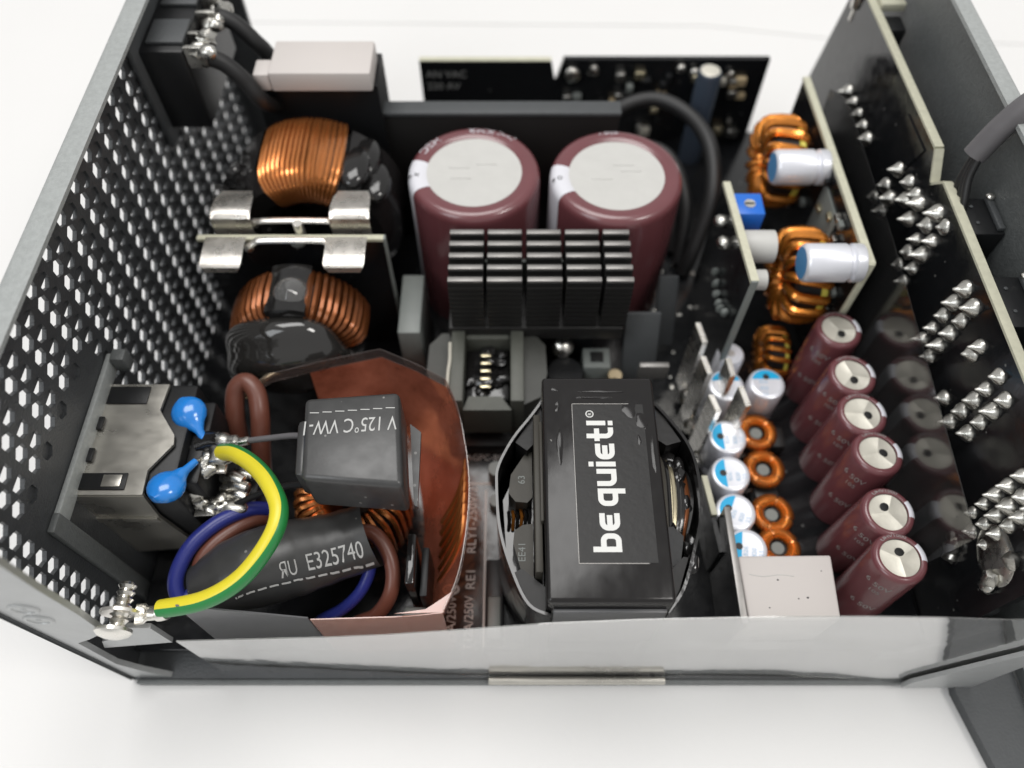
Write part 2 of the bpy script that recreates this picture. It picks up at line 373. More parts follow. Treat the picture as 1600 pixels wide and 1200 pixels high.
for x, z in ((-69.5, 49.5), (-70.3, 43.8)):
    MB().lathe([(2.2, 0), (2.0, .25), (1.6, .28), (1.5, .1), (.5, .08), (.3, .3), (.001, .32)], (x, .38, z), (0, -1, 0), 24).build('embossed_ring', 'edge', ch)
MB().cyl((-4.5, -.5, 2.6), (29.5, -.5, 2.6), .8, 14).build('latch_bar', 'steelb', ch)
MB().box(-6, 31, 1.2, 2.4, 1.3, 3.6, .3).build('latch_plate', 'coat', ch)

# case screw and earth lug at the front corner
sc = thing('case_screw', 'silver case screw through the front flange beside the ring terminal', 'screw', (-61.6, 0, 36.5))
MB().lathe([(.001, -.9), (1.2, -.9), (2.3, -.5), (2.8, 0), (2.8, .5), (.001, .5)], (-61.9, 0, 37.6), (0, 1, 0), 28).build('head', 'tin', sc)
pr = []
for k in range(15): pr.append((1.45 if k % 2 else 1.05, .4+k*.55))
MB().lathe(pr+[(.001, 8.2)], (-61.9, 0, 36.8), (0, 1, 0), 22).build('thread', 'tin', sc, ang=20)
lg = thing('ring_terminal', 'tinned ring terminal holding the end of the yellow and green wire', 'terminal', (-59, 3.4, 35))
MB().lathe([(1.7, 0), (3.2, 0), (3.2, .5), (1.7, .5), (1.7, 0)], (-61.9, 3.0, 36.6), (0, 1, 0), 26).build('ring', 'nickel', lg)
MB().tube(smooth_path([(-60.2, 3.4, 35.4), (-58.4, 3.6, 35.2), (-56.6, 3.7, 35.4), (-55.2, 3.9, 35.8)], 4), [(1.7, .35)]*4+[(1.2, .8)]*4+[(1.45, 1.35)]*5, 14).build('crimp', 'tin', lg)
# right-hand wall hardware
rs = thing('case_screw', 'silver screw at the far top corner of the modular connector board', 'screw', (79.5, 137.5, 56))
MB().cyl((79.9, 138, 53.5), (79.0, 138, 59), 1.6, 18).build('head', 'tin', rs); MB().cyl((80, 138, 50), (80, 138, 54), 1.0, 12).build('thread', 'tin', rs)
rb = thing('support_tab', 'pale tab bridging the far end of the board and the solid wall', 'tab', (84, 128, 58))
MB().box(81.2, 86.6, 129.5, 133.5, 57.6, 59.4, .3).build('tab_plate', 'pcbedge', rb); MB().box(81.4, 86.2, 124, 129.4, 48, 56.8, .4).build('tab_block', 'blackp', rb)

# the other half of the case
cv = thing('case_cover', 'flat dark grey metal case cover lying beside the open case at the right', 'cover', (100, -12, 0))
MB().prism([(85.4, -2.6), (89.6, -19), (92, -28), (99, -28), (97.2, 9), (86.5, 9)], -.4, 2.2).build('cover_plate', 'greyp', cv)
MB().prism([(97.8, 9), (99.6, -28), (150, -28), (150, 9)], 2.0, 5.0).build('cover_side', 'coatg', cv)

# ================================================================== MAIN BOARD
pb = thing('main_board', 'black main circuit board covering the case floor with white printed lettering', 'circuit board', (9, 75, 6.4))
MB().box(-72, 79, 4, 149, 6.4, 8, .15).build('board', 'pcb', pb)
sk = MB(); Zs = 8.05
text_on(sk, "RLY1-250V/2", 2.6, (-7.4, 23, Zs), (0, 1, 0), (-1, 0, 0), 1.05)
text_on(sk, "RE1", 2.6, (-7.4, 15.6, Zs), (0, 1, 0), (-1, 0, 0), 1.05)
text_on(sk, "T12A/250V", 2.5, (-7.6, 3.9, Zs), (0, 1, 0), (-1, 0, 0), .9)
text_on(sk, "T13A/250V", 2.5, (-11.0, 3.9, Zs), (0, 1, 0), (-1, 0, 0), .9)
text_on(sk, "0", 5, (-10.4, 14.4, Zs), (0, 1, 0), (-1, 0, 0))
text_on(sk, "04-25  2545", 2.3, (-10.8, 47.0, Zs), (1, 0, 0), (0, 1, 0))
text_on(sk, "AGPC-B9001", 2.0, (-10.0, 44.0, Zs), (1, 0, 0), (0, 1, 0))
sk.box(-5.7, -5.3, 4.5, 37, 8.0, 8.06); sk.box(-9, -3, 38.2, 38.7, 8.0, 8.06)
sk.build('printing', 'silk', pb)
pads = MB()
for k in range(60): 
    x, y = random.uniform(25, 46), random.uniform(60, 140); pads.box(x, x+random.uniform(.4, 1), y, y+random.uniform(.4, 1.2), 8, 8.15)
pads.build('solder_pads', 'solder', pb, kind='stuff')
smd = thing('component_strip', 'pale grey potted fuse holder strip on the board between film hood and transformer', 'component', (-4.6, 20, 8))
MB().box(-5.0, -1.6, 4.5, 20.5, 8.05, 12, .4).build('body', 'blackp', smd); MB().box(-4.6, -2.2, 5, 13, 12.0, 12.4, .3).build('cap_strip', 'relay', smd)
MB().cyl((-3.3, 39.5, 8.05), (-3.3, 39.5, 13.5), 1.7, 20).build('post', 'relay', smd); MB().cyl((-3.3, 33, 8.05), (-3.3, 33, 12), 1.4, 20).build('post', 'relay', smd)

# ================================================================== BIG CAPACITORS
def big_cap(x, y, r, ztop, lab, flip):
    t = thing('bulk_capacitor', lab, 'capacitor', (x, y, 8), 'large brown bulk capacitors')
    pr = [(r, 8), (r, ztop-2.2), (r-.12, ztop-1.3), (r-.5, ztop-.5), (r-1.3, ztop-.06), (r-2.2, ztop), (r-3.4, ztop-.12), (r-4.0, ztop-.45)]
    MB().lathe(pr, (x, y, 0), seg=72).build('sleeve', 'sleeve', t)
    MB().lathe([(.001, ztop-.5), (r-5, ztop-.45), (r-3.9, ztop-.40)], (x, y, 0), seg=64).build('top_disc', 'disc', t)
    b = .035; pw = [(rr+b, z) for rr, z in pr[:4]]+[(rr+b*.5, z+b) for rr, z in pr[4:8]]
    MB().lathe(pw, (x, y, 0), seg=10, a0=166+flip, a1=206+flip).build('polarity_band', 'sleevew', t)
    tx = MB()
    # raised vent marks
    for a in ((20, 60, 200) if flip else (40, 160, 215)):
        tx.box(x+3.4*math.cos(R(a))-2.2, x+3.4*math.cos(R(a))+2.2, y+3.4*math.sin(R(a))-.10, y+3.4*math.sin(R(a))+.10, ztop-.6, ztop-.36, .05, 1)
    tx.build('vent_mark', 'disc', t)
    tx = MB()
    def rim(txt, ang, size):
        vs, fs = text_geo(txt, size); out = []
        for p in vs:
            a = R(ang)+(p.x)/(r-1.2); rad = r-.75-p.y*.80; out.append((x+rad*math.cos(a), y+rad*math.sin(a), ztop+.07-.40*max(0, (rad-r+1.5))/.8))
        tx.add(out, fs)
    if not flip: rim("KMR", 70, 3.0); rim("[==]", 48, 2.4); rim("HEC", 128, 3.2)
    else: rim("450V", 84, 2.2)
    tx.build('rim_lettering', 'sleevew', t)
    tx = MB(); text_on(tx, "-", 3.4, (x-r+1.0, y-3.1, ztop+.06), (.35, .9, 0), (-.9, .35, 0), 1.6); text_on(tx, "o" if flip else "x", 2.2, (x-r+2.4, y-2.0, ztop+.05), (.2, 1, 0), (-1, .2, 0))
    tx.build('polarity_mark', 'blackp', t)
    return t
big_cap(-8.0, 93.6, 14.0, 45, 'large brown capacitor with a white top next to the black toroid, left of the pair', 0)
big_cap(22.0, 92.6, 14.0, 45, 'large brown capacitor with a white top beside the fan cable, right of the pair', 2)

# ================================================================== FIN HEATSINK
hs = thing('heat_sink', 'black heat sink with five columns of plate fins in front of the brown capacitors', 'heat sink', (5, 70, 8))
MB().box(-13.2, 23.2, 64.2, 78.4, 25, 29, .3).build('base_block', 'fin', hs)
MB().box(-8, 18, 68, 75, 8.1, 25, .3).build('stem', 'blackp', hs)
cols = [(-12.5, -5.6), (-4.9, 2.0), (2.9, 9.8), (10.6, 17.4), (18.2, 23.6)]
fin0 = {}
for ci, (a, b) in enumerate(cols):
    for k in range(5):
        y = 64.6+k*3.05
        if ci not in fin0:
            mb = MB(); mb.box(a, b, y, y+1.15, 29, 43.3, .06, 1)
            for q in range(9): mb.box(a+.05, b-.05, y-.26, y+.01, 30.0+q*1.4, 30.75+q*1.4)
            f = mb.build('fin', 'fin', hs); g = MB().box(a+.05, b-.05, y+.02, y+1.13, 43.31, 43.9, .12).build('fin_edge', 'fintop', f)
            fin0[ci] = (f, g)
        else:
            f = share(fin0[ci][0], (0, k*3.05, 0), hs); share(fin0[ci][1], (0, 0, 0), f)
for a, b in zip(cols, cols[1:]): MB().box(a[1]+.02, b[0]-.02, 76.2, 77.0, 29.5, 36).build('fin_web', 'relay', hs)

# ================================================================== TOROIDS ON THE LEFT
def wound(t, c, axis, ri, ro, h, angs, wr, m='copper', name='winding', seg=6):
    mb = MB()
    for a in angs: mb.loop(turn_pts(c, axis, a+random.uniform(-.006, .006), ri-wr, ro+wr+random.uniform(-.08, .08), h+2*wr, n=14), wr, seg)
    return mb.build(name, m, t, kind='stuff')
t1 = thing('toroid_choke', 'large upright toroid with a wide bare copper winding on top, wrapped in black tape', 'inductor', (-43.5, 96, 8))
c1 = (-43.2, 96.0, 32.3)
torus_sec(MB(), c1, (0, 1, 0), 8.5, 17.6, 17.2, 60, 3).build('core', 'gloss', t1)
# axis +Y: frame e,f -> angles measured from e
A_, E_, F_ = frame((0, 1, 0)); up = math.atan2(F_.z, E_.z if abs(E_.z) > .01 else 0)
upa = math.atan2(Vector((0, 0, 1)).dot(F_), Vector((0, 0, 1)).dot(E_))
wound(t1, c1, (0, 1, 0), 8.8, 17.7, 17.6, [upa+R(-28+54*k/16) for k in range(17)], .55)
mb = MB(); torus_sec(mb, c1, (0, 1, 0), 8, 18.7, 18.6, 60, 3.5)
bmesh.ops.delete(mb.b, geom=[f for f in mb.b.faces if abs(math.degrees(math.atan2((f.calc_center_median().x-c1[0]), (f.calc_center_median().z-c1[2])))) < 33], context='FACES')
mb.build('tape_wrap', 'tape', t1)
mb = MB()
for k, (dx, dz, yy) in enumerate(((10.5, 14.5, 92), (12.5, 13.5, 96), (14.5, 11.5, 91))): mb.blob((c1[0]+dx, yy, c1[2]+dz), 3.4, (1.0, 1.7, .62), .07, 3, k)
for k in range(9): mb.blob((c1[0]-15+random.uniform(-3, 2.5), 92+random.uniform(-6, 10), c1[2]+10+random.uniform(-3, 3)), 2.0, (1, 1.3, 1), .35, 2, 20+k)
mb.build('varnish_lump', 'gloss', t1)

t2 = thing('toroid_choke', 'smaller copper toroid under a clear glue dome in front of the clip board', 'inductor', (-43, 62, 8))
c2 = (-43.6, 64.8, 27.8)
torus_sec(MB(), c2, (0, 1, 0), 5.5, 12.8, 9, 50, 2.5).build('core', 'gloss', t2)
wound(t2, c2, (0, 1, 0), 6, 13.2, 9.6, [upa+sg*R(17+60*k/10) for sg in (-1, 1) for k in range(11)], .72, 'copperd')
MB().prism([(x_*.9+c2[0], z_) for x_, z_ in [(14.1*math.sin(R(a)), c2[2]+14.3*math.cos(R(a))) for a in range(-18, 19, 4)]]+[(c2[0]+3.6, c2[2]+6), (c2[0]-3.6, c2[2]+6)], c2[1]-5.7, c2[1]+5.7, 'xz').build('tape_wrap', 'gloss', t2, ang=60)
mb = MB(); mb.blob((-45.5, 57, 29.6), 9.6, (1.3, .72, 1.08), .10, 4, 3); mb.blob((-35.5, 58, 25), 5.0, (1, .6, 1.0), .15, 3, 4); mb.blob((-54.5, 57, 26), 4.6, (.9, 1, 1), .25, 3, 9)
mb.build('potting_glue', 'clearblob', t2)
MB().lathe([(.001, 2.2), (1.6, 1.5), (2.8, .9), (3.4, .1), (3.5, -.4)], (-43.0, 63.5, 41.6), (0, -.35, 1), 40).build('glue_dome', 'clear', t2)
MB().tube(smooth_path([(-41.5, 57.5, 36.5), (-39, 54.5, 35), (-37.6, 54.4, 31), (-37, 55, 26)]), .75, 10).build('lead_wire', 'gold', t2)
MB().tube(smooth_path([(-52, 47, 30), (-47, 50.5, 32.5), (-43, 51.5, 32.5), (-40, 53.6, 31)]), .7, 10).build('lead_wire', 'gold', t2)

# ================================================================== CLIP BOARD
eb = thing('filter_board', 'upright black board with a cream edge carrying four bright metal clip plates', 'circuit board', (-44, 76, 8))
MB().box(-63, -25.8, 75.5, 76.4, 8.1, 43.0).build('board', 'pcb', eb)
MB().box(-63, -25.6, 75.3, 76.6, 43.0, 43.9, .15).build('board_edge', 'pcbedge', eb)
MB().box(-25.8, -25.3, 75.3, 76.6, 8.1, 43.9, .1).build('board_edge', 'relay', eb)
def clip(sgn, lab):
    y0 = 76+sgn*2.6
    t = thing('clip_bracket', lab, 'clip', (-43, y0, 43))
    bar = smooth_path([(-52.0, y0+sgn*.8, 44.6), (-50.6, y0+sgn*.2, 45.2), (-49.4, y0, 45.6), (-43.5, y0, 45.7), (-37.6, y0, 45.6), (-36.4, y0+sgn*.2, 45.2), (-35.0, y0+sgn*.8, 44.6)], 5)
    MB().tube(bar, [(.75, .55)]*len(bar), 10).build('bar', 'nickel', t)
    for xa in (-59.8, -36.2):
        xb = xa+7.9
        if sgn > 0: path = [(y0-.8, 42.5), (y0-.9, 45.0), (y0-.6, 46.8), (y0+.4, 47.5), (y0+2.0, 47.6), (y0+5, 47.2), (y0+7.2, 46.7)]
        else: path = [(y0+.9, 45.6), (y0+.2, 46.4), (y0-1.5, 46.6), (y0-4, 46.5), (y0-6.4, 46.2), (y0-7.1, 45.8), (y0-7.25, 44.6)]
        n = len(path); vs = []; fs = []; cx = .9
        for i, (yy, zz) in enumerate(path):
            ins = cx if i == n-1 else (.25 if i == n-2 else 0)
            for x in (xa+ins, xa+.9, xb-.9, xb-ins): vs.append((x, yy, zz))
        for i in range(n-1):
            for k in range(3): fs.append((4*i+k, 4*i+k+1, 4*i+5+k, 4*i+4+k))
        mb = MB().add(vs, fs); r = bmesh.ops.solidify(mb.b, geom=list(mb.b.faces), thickness=.55)
        mb.build('clip_plate', 'nickel', t)
    for xx in (-51.9, -36.0): MB().blob((xx, y0+sgn*.6, 44.2), .95, (1, 1, 1.1), .2, 2, 5).build('solder_joint', 'solder', t)
clip(1, 'bright metal bracket with two clip plates behind the cream board edge')
clip(-1, 'bright metal bracket with two clip plates in front of the cream board edge')
sp = thing('standoff_post', 'small pale post between the two metal clip brackets', 'post', (-42.5, 76, 43))
MB().cyl((-42.6, 77.6, 40), (-42.6, 77.6, 46.2), 1.0, 16).build('pin', 'nickel', sp); MB().blob((-42.6, 74.6, 43.6), 1.5, (1, .6, .8), .1, 2, 8).build('glue_drop', 'relay', sp)
rl = thing('relay', 'tall slim grey relay box between the clip board and the brown capacitor', 'relay', (-21.6, 72, 8))
MB().box(-24.2, -19.4, 64.6, 80.4, 8.1, 26.8, .35).build('body', 'relay', rl); MB().box(-24.6, -19.0, 64.2, 80.8, 8.05, 10.5, .3).build('base', 'blackp', rl)

# ================================================================== FAR LEFT: heat spreader, white block, switch
bp_ = thing('heat_spreader', 'long black upright metal plate behind the brown capacitors', 'heat sink', (-2, 113, 8))
MB().box(-31, 24, 110.4, 113.6, 8.1, 45.2, .3).build('plate', 'fin', bp_); MB().box(-31.2, 24.2, 110.0, 114.2, 45.21, 46.2, .2).build('plate_edge', 'greyp', bp_)
bb = thing('component_block', 'black taped block under the white silicone pad in the far left corner', 'component', (-43, 110, 8))
MB().prism([(-55, 110), (-28.4, 109), (-28.4, 120), (-55, 121)], 8.1, 54).build('body', 'blackp', bb)
wb = thing('silicone_block', 'pale silicone pad lying on the black block in the far left corner', 'block', (-40, 111, 54))
MB().box(-50.0, -29.0, 106.6, 117.5, 54.4, 58.9, .5).build('pad', 'foam', wb); MB().box(-53.3, -50.02, 106.9, 112, 54.4, 58.3, .4).build('pad_step', 'foam', wb)
sw = thing('power_switch', 'black rocker switch body on the perforated wall with soldered terminals', 'switch', (-70, 113, 45))
MB().box(-74, -64, 103.5, 131, 47.5, 66, .8).build('body', 'blackp', sw)
MB().box(-74, -72.6, 101, 134, 44.5, 70, .5).build('bezel', 'greyp', sw)
for y in (105.5, 118): MB().box(-71.5, -64.2, y, y+7.5, 66.02, 66.8, .2).build('housing_rib', 'greyp', sw)
k = 0
for y in (104.5, 109, 116, 121):
    mb = MB(); mb.box(-64, -60.2, y-.5, y+.5, 62, 66.5, .1)
    for q in range(3): mb.blob((-60.6+random.uniform(-1, 1.4), y+random.uniform(-1, 1), 64.3+random.uniform(-1, 1.6)), 1.5, (1.25, 1, .9), .35, 2, k); k += 1
    mb.build('terminal', 'solder', sw)
for i, (y, z) in enumerate(((106, 63), (118, 64))):
    t = MB().tube(smooth_path([(-60.5, y, z), (-57.6, y, z-1.5), (-54.6, y-.5, z-5), (-52.2, y-.5, z-10), (-51, 112.5, 46)]), 1.7, 12).build('switch_wire', 'wblk', loc=(-51, 112.5, 46),
        label=('nearer' if i == 0 else 'farther')+' thick black wire curving down from the rocker switch', cat='wire', group='black wires of the rocker switch')

# ================================================================== FAR BOARD
fb = thing('control_board', 'upright black control board with a notched top edge at the far side', 'circuit board', (21, 146, 8))
ol = [(-24, 3), (-24, 33.6), (10.2, 33.6), (11.4, 27.4), (13.4, 34.2), (66.6, 34.2), (66.6, 3)]
MB().prism(ol, 145.6, 147.0, 'xz').build('board', 'pcb', fb)
MB().prism([(-24, 33.62), (10.2, 33.62), (10.2, 33.9), (-24, 33.9)], 145.5, 147.1, 'xz').build('board_edge', 'pcbedge', fb)
tx = MB(); text_on(tx, "AN VAC", 2.9, (-22.6, 145.5, 28.8), (1, 0, 0), (0, 0, 1)); text_on(tx, "220 AV", 2.9, (-22.6, 145.5, 25.2), (1, 0, 0), (0, 0, 1)); tx.build('printing', 'silkd', fb)
rn = random.Random(4)
mats = ['solder', 'gold', 'blackp', 'resist', 'solder', 'relay', 'alu']
for k in range(46):
    x = rn.uniform(13, 64); z = rn.uniform(10, 32); a, b = rn.uniform(.5, 1.5), rn.uniform(.5, 1.3)
    MB().box(x-a, x+a, 144.2-rn.uniform(0, .8), 145.55, z-b, z+b, .15, 1).build('chip', mats[k % 7], fb)
for x, z, r in ((15.5, 30.5, 2.1), (21.2, 31.4, 1.5), (44, 32, 1.3), (47.5, 31, 1.3), (50, 30.2, 1.2), (57, 30, 1.3)):
    MB().blob((x, 144.6, z), r, (1, .6, 1), .2, 2, int(x)).build('solder_joint', 'solder', fb)
fc = thing('small_capacitor', 'small blue-grey capacitor with a silver top on the far control board', 'capacitor', (49.6, 137.4, 22))
MB().lathe([(3.0, 8), (3.0, 35.2), (2.7, 35.9), (2.4, 36)], (49.8, 138.6, 0), seg=32).build('sleeve', 'slate', fc); MB().lathe([(.001, 35.9), (2.45, 35.95), (2.45, 36.05), (2.1, 36.2), (.001, 36.1)], (49.8, 138.6, 0), seg=32).build('top_disc', 'alu', fc)
fcab = MB().tube(smooth_path([(22, 130, 22), (27, 132.5, 29), (36, 134, 31), (44, 129, 30.5), (48.5, 119, 29), (48.5, 107, 24), (45, 99, 15), (43, 96, 8.5)]), 1.9, 14).build('fan_cable', 'wblk', loc=(45, 96, 8.5), label='thick black sleeved cable arching in the far right corner behind the capacitor', cat='cable')
for k, p in enumerate(([(24, 122, 12), (31, 124, 24), (39, 119, 26), (43, 108, 20), (42, 99, 9)], [(26, 116, 10), (34, 117, 20), (40, 110, 18), (41, 103, 9)])):
    MB().tube(smooth_path(p), 1.5, 10).build('inner_wire', 'wblk', loc=p[-1], label=('outer' if k == 0 else 'inner')+' thin black wire under the arching sleeved cable', cat='wire', group='thin black wires in the far right corner')

# ================================================================== SMALL TRANSFORMER
st = thing('small_transformer', 'small transformer with grey ferrite core halves in front of the finned heat sink', 'transformer', (-5, 56, 8))
for x0, x1 in ((-12.6, -9.8), (-0.3, 2.4)): MB().box(x0, x1, 47.3, 65.2, 14, 28.0, .25).build('core_leg', 'ferrite', st)
MB().prism([(-12.62, 65), (-12.62, 47.6), (-14.5, 49.5), (-17.5, 55), (-17.3, 62), (-14.8, 65)], 12, 26).build('core_side', 'ferd', st)
MB().prism([(2.42, 65), (2.42, 47.6), (6.0, 49.5), (7.2, 55), (7.0, 62), (5.4, 64)], 12, 26).build('core_side', 'ferd', st)
MB().box(-9.78, -.32, 63.2, 65, 14, 26.6, .3).build('core_back', 'ferrite', st); MB().prism([(-9.9, 46.6), (0, 46.6), (-2.2, 49.8), (-8.8, 49.8)], 16, 25.5).build('core_front', 'ferrite', st)
mb = MB().box(-9.7, -.4, 50.2, 63, 12, 23, .8)
for k in range(16): mb.blob((random.uniform(-9, -1), random.uniform(51, 62.5), 23+random.uniform(0, 1.2)), random.uniform(.8, 1.6), (1.2, 1, .7), .35, 2, k)
mb.build('winding', 'gloss', st)
for k in range(5): MB().box(-6.6, -4.3, 52+k*1.9, 52.9+k*1.9, 24.6, 25.3, .3).build('wire_turn', 'gold', st)
MB().tube(smooth_path([(-13.0, 50, 28.1), (-12.9, 54, 28.3), (-12.7, 57, 28.2), (-12.8, 61, 28.3)]), .35, 8).build('glue_bead', 'alu', st)
MB().box(-13.5, 3, 45.5, 65.6, 8.1, 12, .4).build('bobbin_base', 'blackp', st)
for i, (x, y, z) in enumerate(((11, 66.5, 19), (-.9, 68.3, 21))):
    t = thing('heat_sink_screw', ('round silver screw head under the right side of the finned heat sink', 'round silver screw head under the heat sink behind the small transformer')[i], 'screw', (x, y, z))
    MB().lathe([(.001, 2.2), (1.2, 2.1), (2.2, 1.5), (2.6, .6), (2.6, 0)], (x, y, z), (0, -.5, 1), 24).build('head', 'tin', t); MB().cyl((x, y+1.5, z-7), (x, y, z), 1.2, 12).build('thread', 'tin', t)
dd = thing('diode_package', 'black round component with a pale ring right of the small transformer', 'component', (12, 60, 8))
MB().lathe([(4.4, 8.1), (4.4, 17), (3.8, 17.8), (.001, 17.9)], (11.6, 60.5, 0), seg=30).build('body', 'blackp', dd); MB().box(9.5, 13, 57.3, 58, 17.0, 18.1, .1).build('mark', 'greyp', dd)
po = thing('square_component', 'small pale square component beside the transformer top edge', 'component', (19, 62, 8))
MB().box(15.6, 21.5, 61.2, 66.4, 8.1, 18.6, .3).build('body', 'relay', po); MB().box(17.2, 20, 62.6, 65.2, 18.61, 18.9, .1).build('window', 'dark', po)
po2 = thing('ceramic_post', 'small pale cylindrical component with shiny end by the transformer top edge', 'component', (22, 59, 8))
MB().cyl((22.5, 60, 8.1), (22.5, 60, 17.6), 1.5, 18).build('body', 'resist', po2); MB().blob((22.5, 57.6, 17.4), 1.8, (1, 1, .8), .25, 2, 7).build('solder_joint', 'solder', po2)
pl_ = thing('insulating_plate', 'grey angled plate standing right of the brown capacitors', 'plate', (30, 66, 8))
MB().box(24.6, 32.2, 66, 67.2, 8.2, 27, .3, rot=(R(-24), 'X')).build('plate', 'greyp', pl_); MB().box(32.8, 37.2, 76, 77.2, 10, 27, .3, rot=(R(-30), 'X')).build('plate', 'greyp', pl_)
MB().box(27.2, 33.5, 59.2, 60.4, 17, 22, .2).build('toothed_edge', 'fintop', pl_)

# ================================================================== MAIN TRANSFORMER
tr = thing('main_transformer', 'big black taped transformer with a white lettered label on top', 'transformer', (15, 22, 8))
MB().box(5.2, 24.6, 2.6, 42.2, 27.5, 45.0, .7, 3).build('core_wrap', 'tape', tr)
MB().box(6.4, 23.4, 3.6, 41.2, 8.1, 27.4, .5).build('core_lower', 'blackp', tr)
MB().box(6.3, 23.6, 1.9, 2.5, 24, 42.0, .1).build('front_tape', 'card', tr)
lb = MB().box(10.3, 22.4, 8.6, 36.6, 45.02, 45.10).build('label_sticker', 'label', tr)
mb = MB()
for b in ((10.22, 10.3, 8.5, 36.7), (10.22, 20, 36.62, 36.72), (10.22, 21, 8.46, 8.56)): mb.box(*b, 45.03, 45.14)
mb.build('sticker_edge', 'fintop', tr)
for k, (x, y, a, b, c) in enumerate(((19.6, 36.0, 1.6, 1.9, .16), (21.9, 33.6, 1.3, 1.8, .15), (21.4, 29.8, .5, 1.7, .12), (7.4, 39.8, .7, .5, .12), (7.7, 36.4, .6, 1.1, .13), (7.9, 28.5, .55, 3.2, .12), (23.4, 27.0, .35, 3.4, .1), (15.2, 39.2, 3.8, .28, .12), (14.5, 38.0, 3.2, .22, .11))):
    MB().blob((x, y, 45.0), 1, (a, b, c), .35, 3, 90+k).build('tape_wrinkle', 'tape', tr)
# lettering: x runs along +Y (away), height runs towards -X
def stroke(mb, pts, wd, o, k, z):
    P = [Vector((p[0], p[1], 0)) for p in pts]; n = len(P); vs = []
    for i in range(n):
        d1 = (P[i]-P[i-1]).normalized() if i else (P[1]-P[0]).normalized(); d2 = (P[i+1]-P[i]).normalized() if i < n-1 else d1
        d = (d1+d2).normalized(); nn = Vector((-d.y, d.x, 0))/max(.5, d.dot(d1))*wd/2
        for q in (P[i]+nn, P[i]-nn): vs.append((o[0]-q.y*k, o[1]+q.x*k, z))
    mb.add(vs, [(2*i, 2*i+1, 2*i+3, 2*i+2) for i in range(n-1)])
def arc(cx, cy, r, a0, a1, n=7): return [(cx+r*math.cos(R(a0+(a1-a0)*i/n)), cy+r*math.sin(R(a0+(a1-a0)*i/n))) for i in range(n+1)]
W = .27; h = W/2
G = {
 'b': (.95, [[(h, 0), (h, 1.38)], [(h, h)]+arc(.55, .39, .255, -90, 0)+arc(.55, .61, .255, 0, 90)+[(h+.1, 1-h)]]),
 'e': (.92, [[(.90, h)]+arc(.42, .42, .285, -90, -180)+arc(.42, .58, .285, 180, 90)+[(.90, 1-h)], [(h, .5), (.80, .5)]]),
 'q': (.95, [[(.81, -.38), (.81, 1)], [(.81, 1-h)]+arc(.40, .61, .255, 90, 180)+arc(.40, .39, .255, 180, 270)+[(.75, h)]]),
 'u': (.95, [[(h, 1)]+arc(.40, .40, .265, 180, 270)+[(.81, h)], [(.81, 0), (.81, 1)]]),
 'i': (.27, [[(h, 0), (h, 1)], [(h, 1.13), (h, 1.38)]]),
 't': (.80, [[(.30, 1.40)]+arc(.56, .40, .265, 180, 270)+[(.80, h)], [(0, 1-h), (.74, 1-h)]]),
 '!': (.27, [[(h, 0), (h, .25)], [(h, .38), (h, 1.38)]])}
mb = MB(); x = 0; k = 3.22; o = (17.0, 10.3)
for chr_ in "be quiet!":
    if chr_ == ' ': x += .22; continue
    wd, st_ = G[chr_]
    for i, s in enumerate(st_): stroke(mb, [(p[0]+x, p[1]) for p in s], W, o, k, 45.13+.004*i)
    x += wd+.13
cx, cy = o[0]-1.18*k, o[1]+(x+.28)*k
ring = arc(0, 0, .19, 0, 360, 20); x += .16; stroke(mb, [(p[0]+x+.12, p[1]+1.18) for p in ring], .05, o, k, 45.13)
text_on(mb, "R", .85, (cx+.30, cy-.28, 45.135), (0, 1, 0), (-1, 0, 0)); mb.build('logo_lettering', 'silk', tr)
Lb = [(6, 41), (3.4, 37), (0.2, 32.5), (-2.2, 27.5), (-2.6, 24), (-2.0, 16), (0, 9), (2.6, 3.6), (6, 1.9)]
Rb = [(24, 41.5), (27.5, 37), (30.6, 31.5), (31.6, 26), (31.3, 19), (29.2, 12), (26.8, 6), (24, 2.4)]
def curve2(p): return [(q.x, q.y) for q in smooth_path([(a, b, 0) for a, b in p], 5)]
MB().wall(curve2(Lb), 9, 40.5, .45).build('tape_band', 'gloss', tr); MB().wall(curve2(Rb), 9, 40.2, .5).build('tape_band', 'gloss', tr)
MB().prism([(5.3, 38), (1.5, 31), (-1.6, 24), (-.8, 12), (3.5, 5), (5.3, 4)], 9, 33).build('bobbin', 'gloss', tr)
MB().prism([(24.5, 38), (27.5, 33), (30.4, 26), (29.8, 17), (27, 8), (24.5, 5)], 9, 32).build('bobbin', 'gloss', tr)
for poly in ([(5.2, 41.2), (5.2, 33.5), (2.6, 30.6), (.6, 32.2), (3.6, 37)], [(5.2, 2.5), (5.2, 6.6), (1.6, 9.6), (.3, 8.9), (2.8, 3.8)], [(24.5, 40.8), (24.5, 33.5), (27, 31.6), (29.6, 32.4), (27.3, 36.8)], [(24.5, 3), (24.5, 8.6), (27.6, 11.5), (28.4, 11.4), (26.4, 6.2)]):
    MB().prism(poly, 30, 39.4).build('tape_fold', 'label', tr)
MB().prism([(3.5, 33)]+[(3.5, 22.8), (2.6, 21.8), (.6, 22.0), (-.6, 23.6), (-.2, 27)], 33, 37.2).build('core_ear', 'ear', tr)
MB().prism([(3.5, 18), (1.8, 17.8), (.4, 16.8), (.2, 14.6), (1.6, 9.5), (3.5, 6.2)], 33, 37.2).build('core_ear', 'ear', tr)
tx = MB(); text_on(tx, "EE41", 1.7, (2.2, 11.4, 37.26), (0, 1, 0), (-1, 0, 0)); text_on(tx, "63", 1.7, (2.2, 25.2, 37.26), (0, 1, 0), (-1, 0, 0)); tx.build('core_lettering', 'relay', tr)
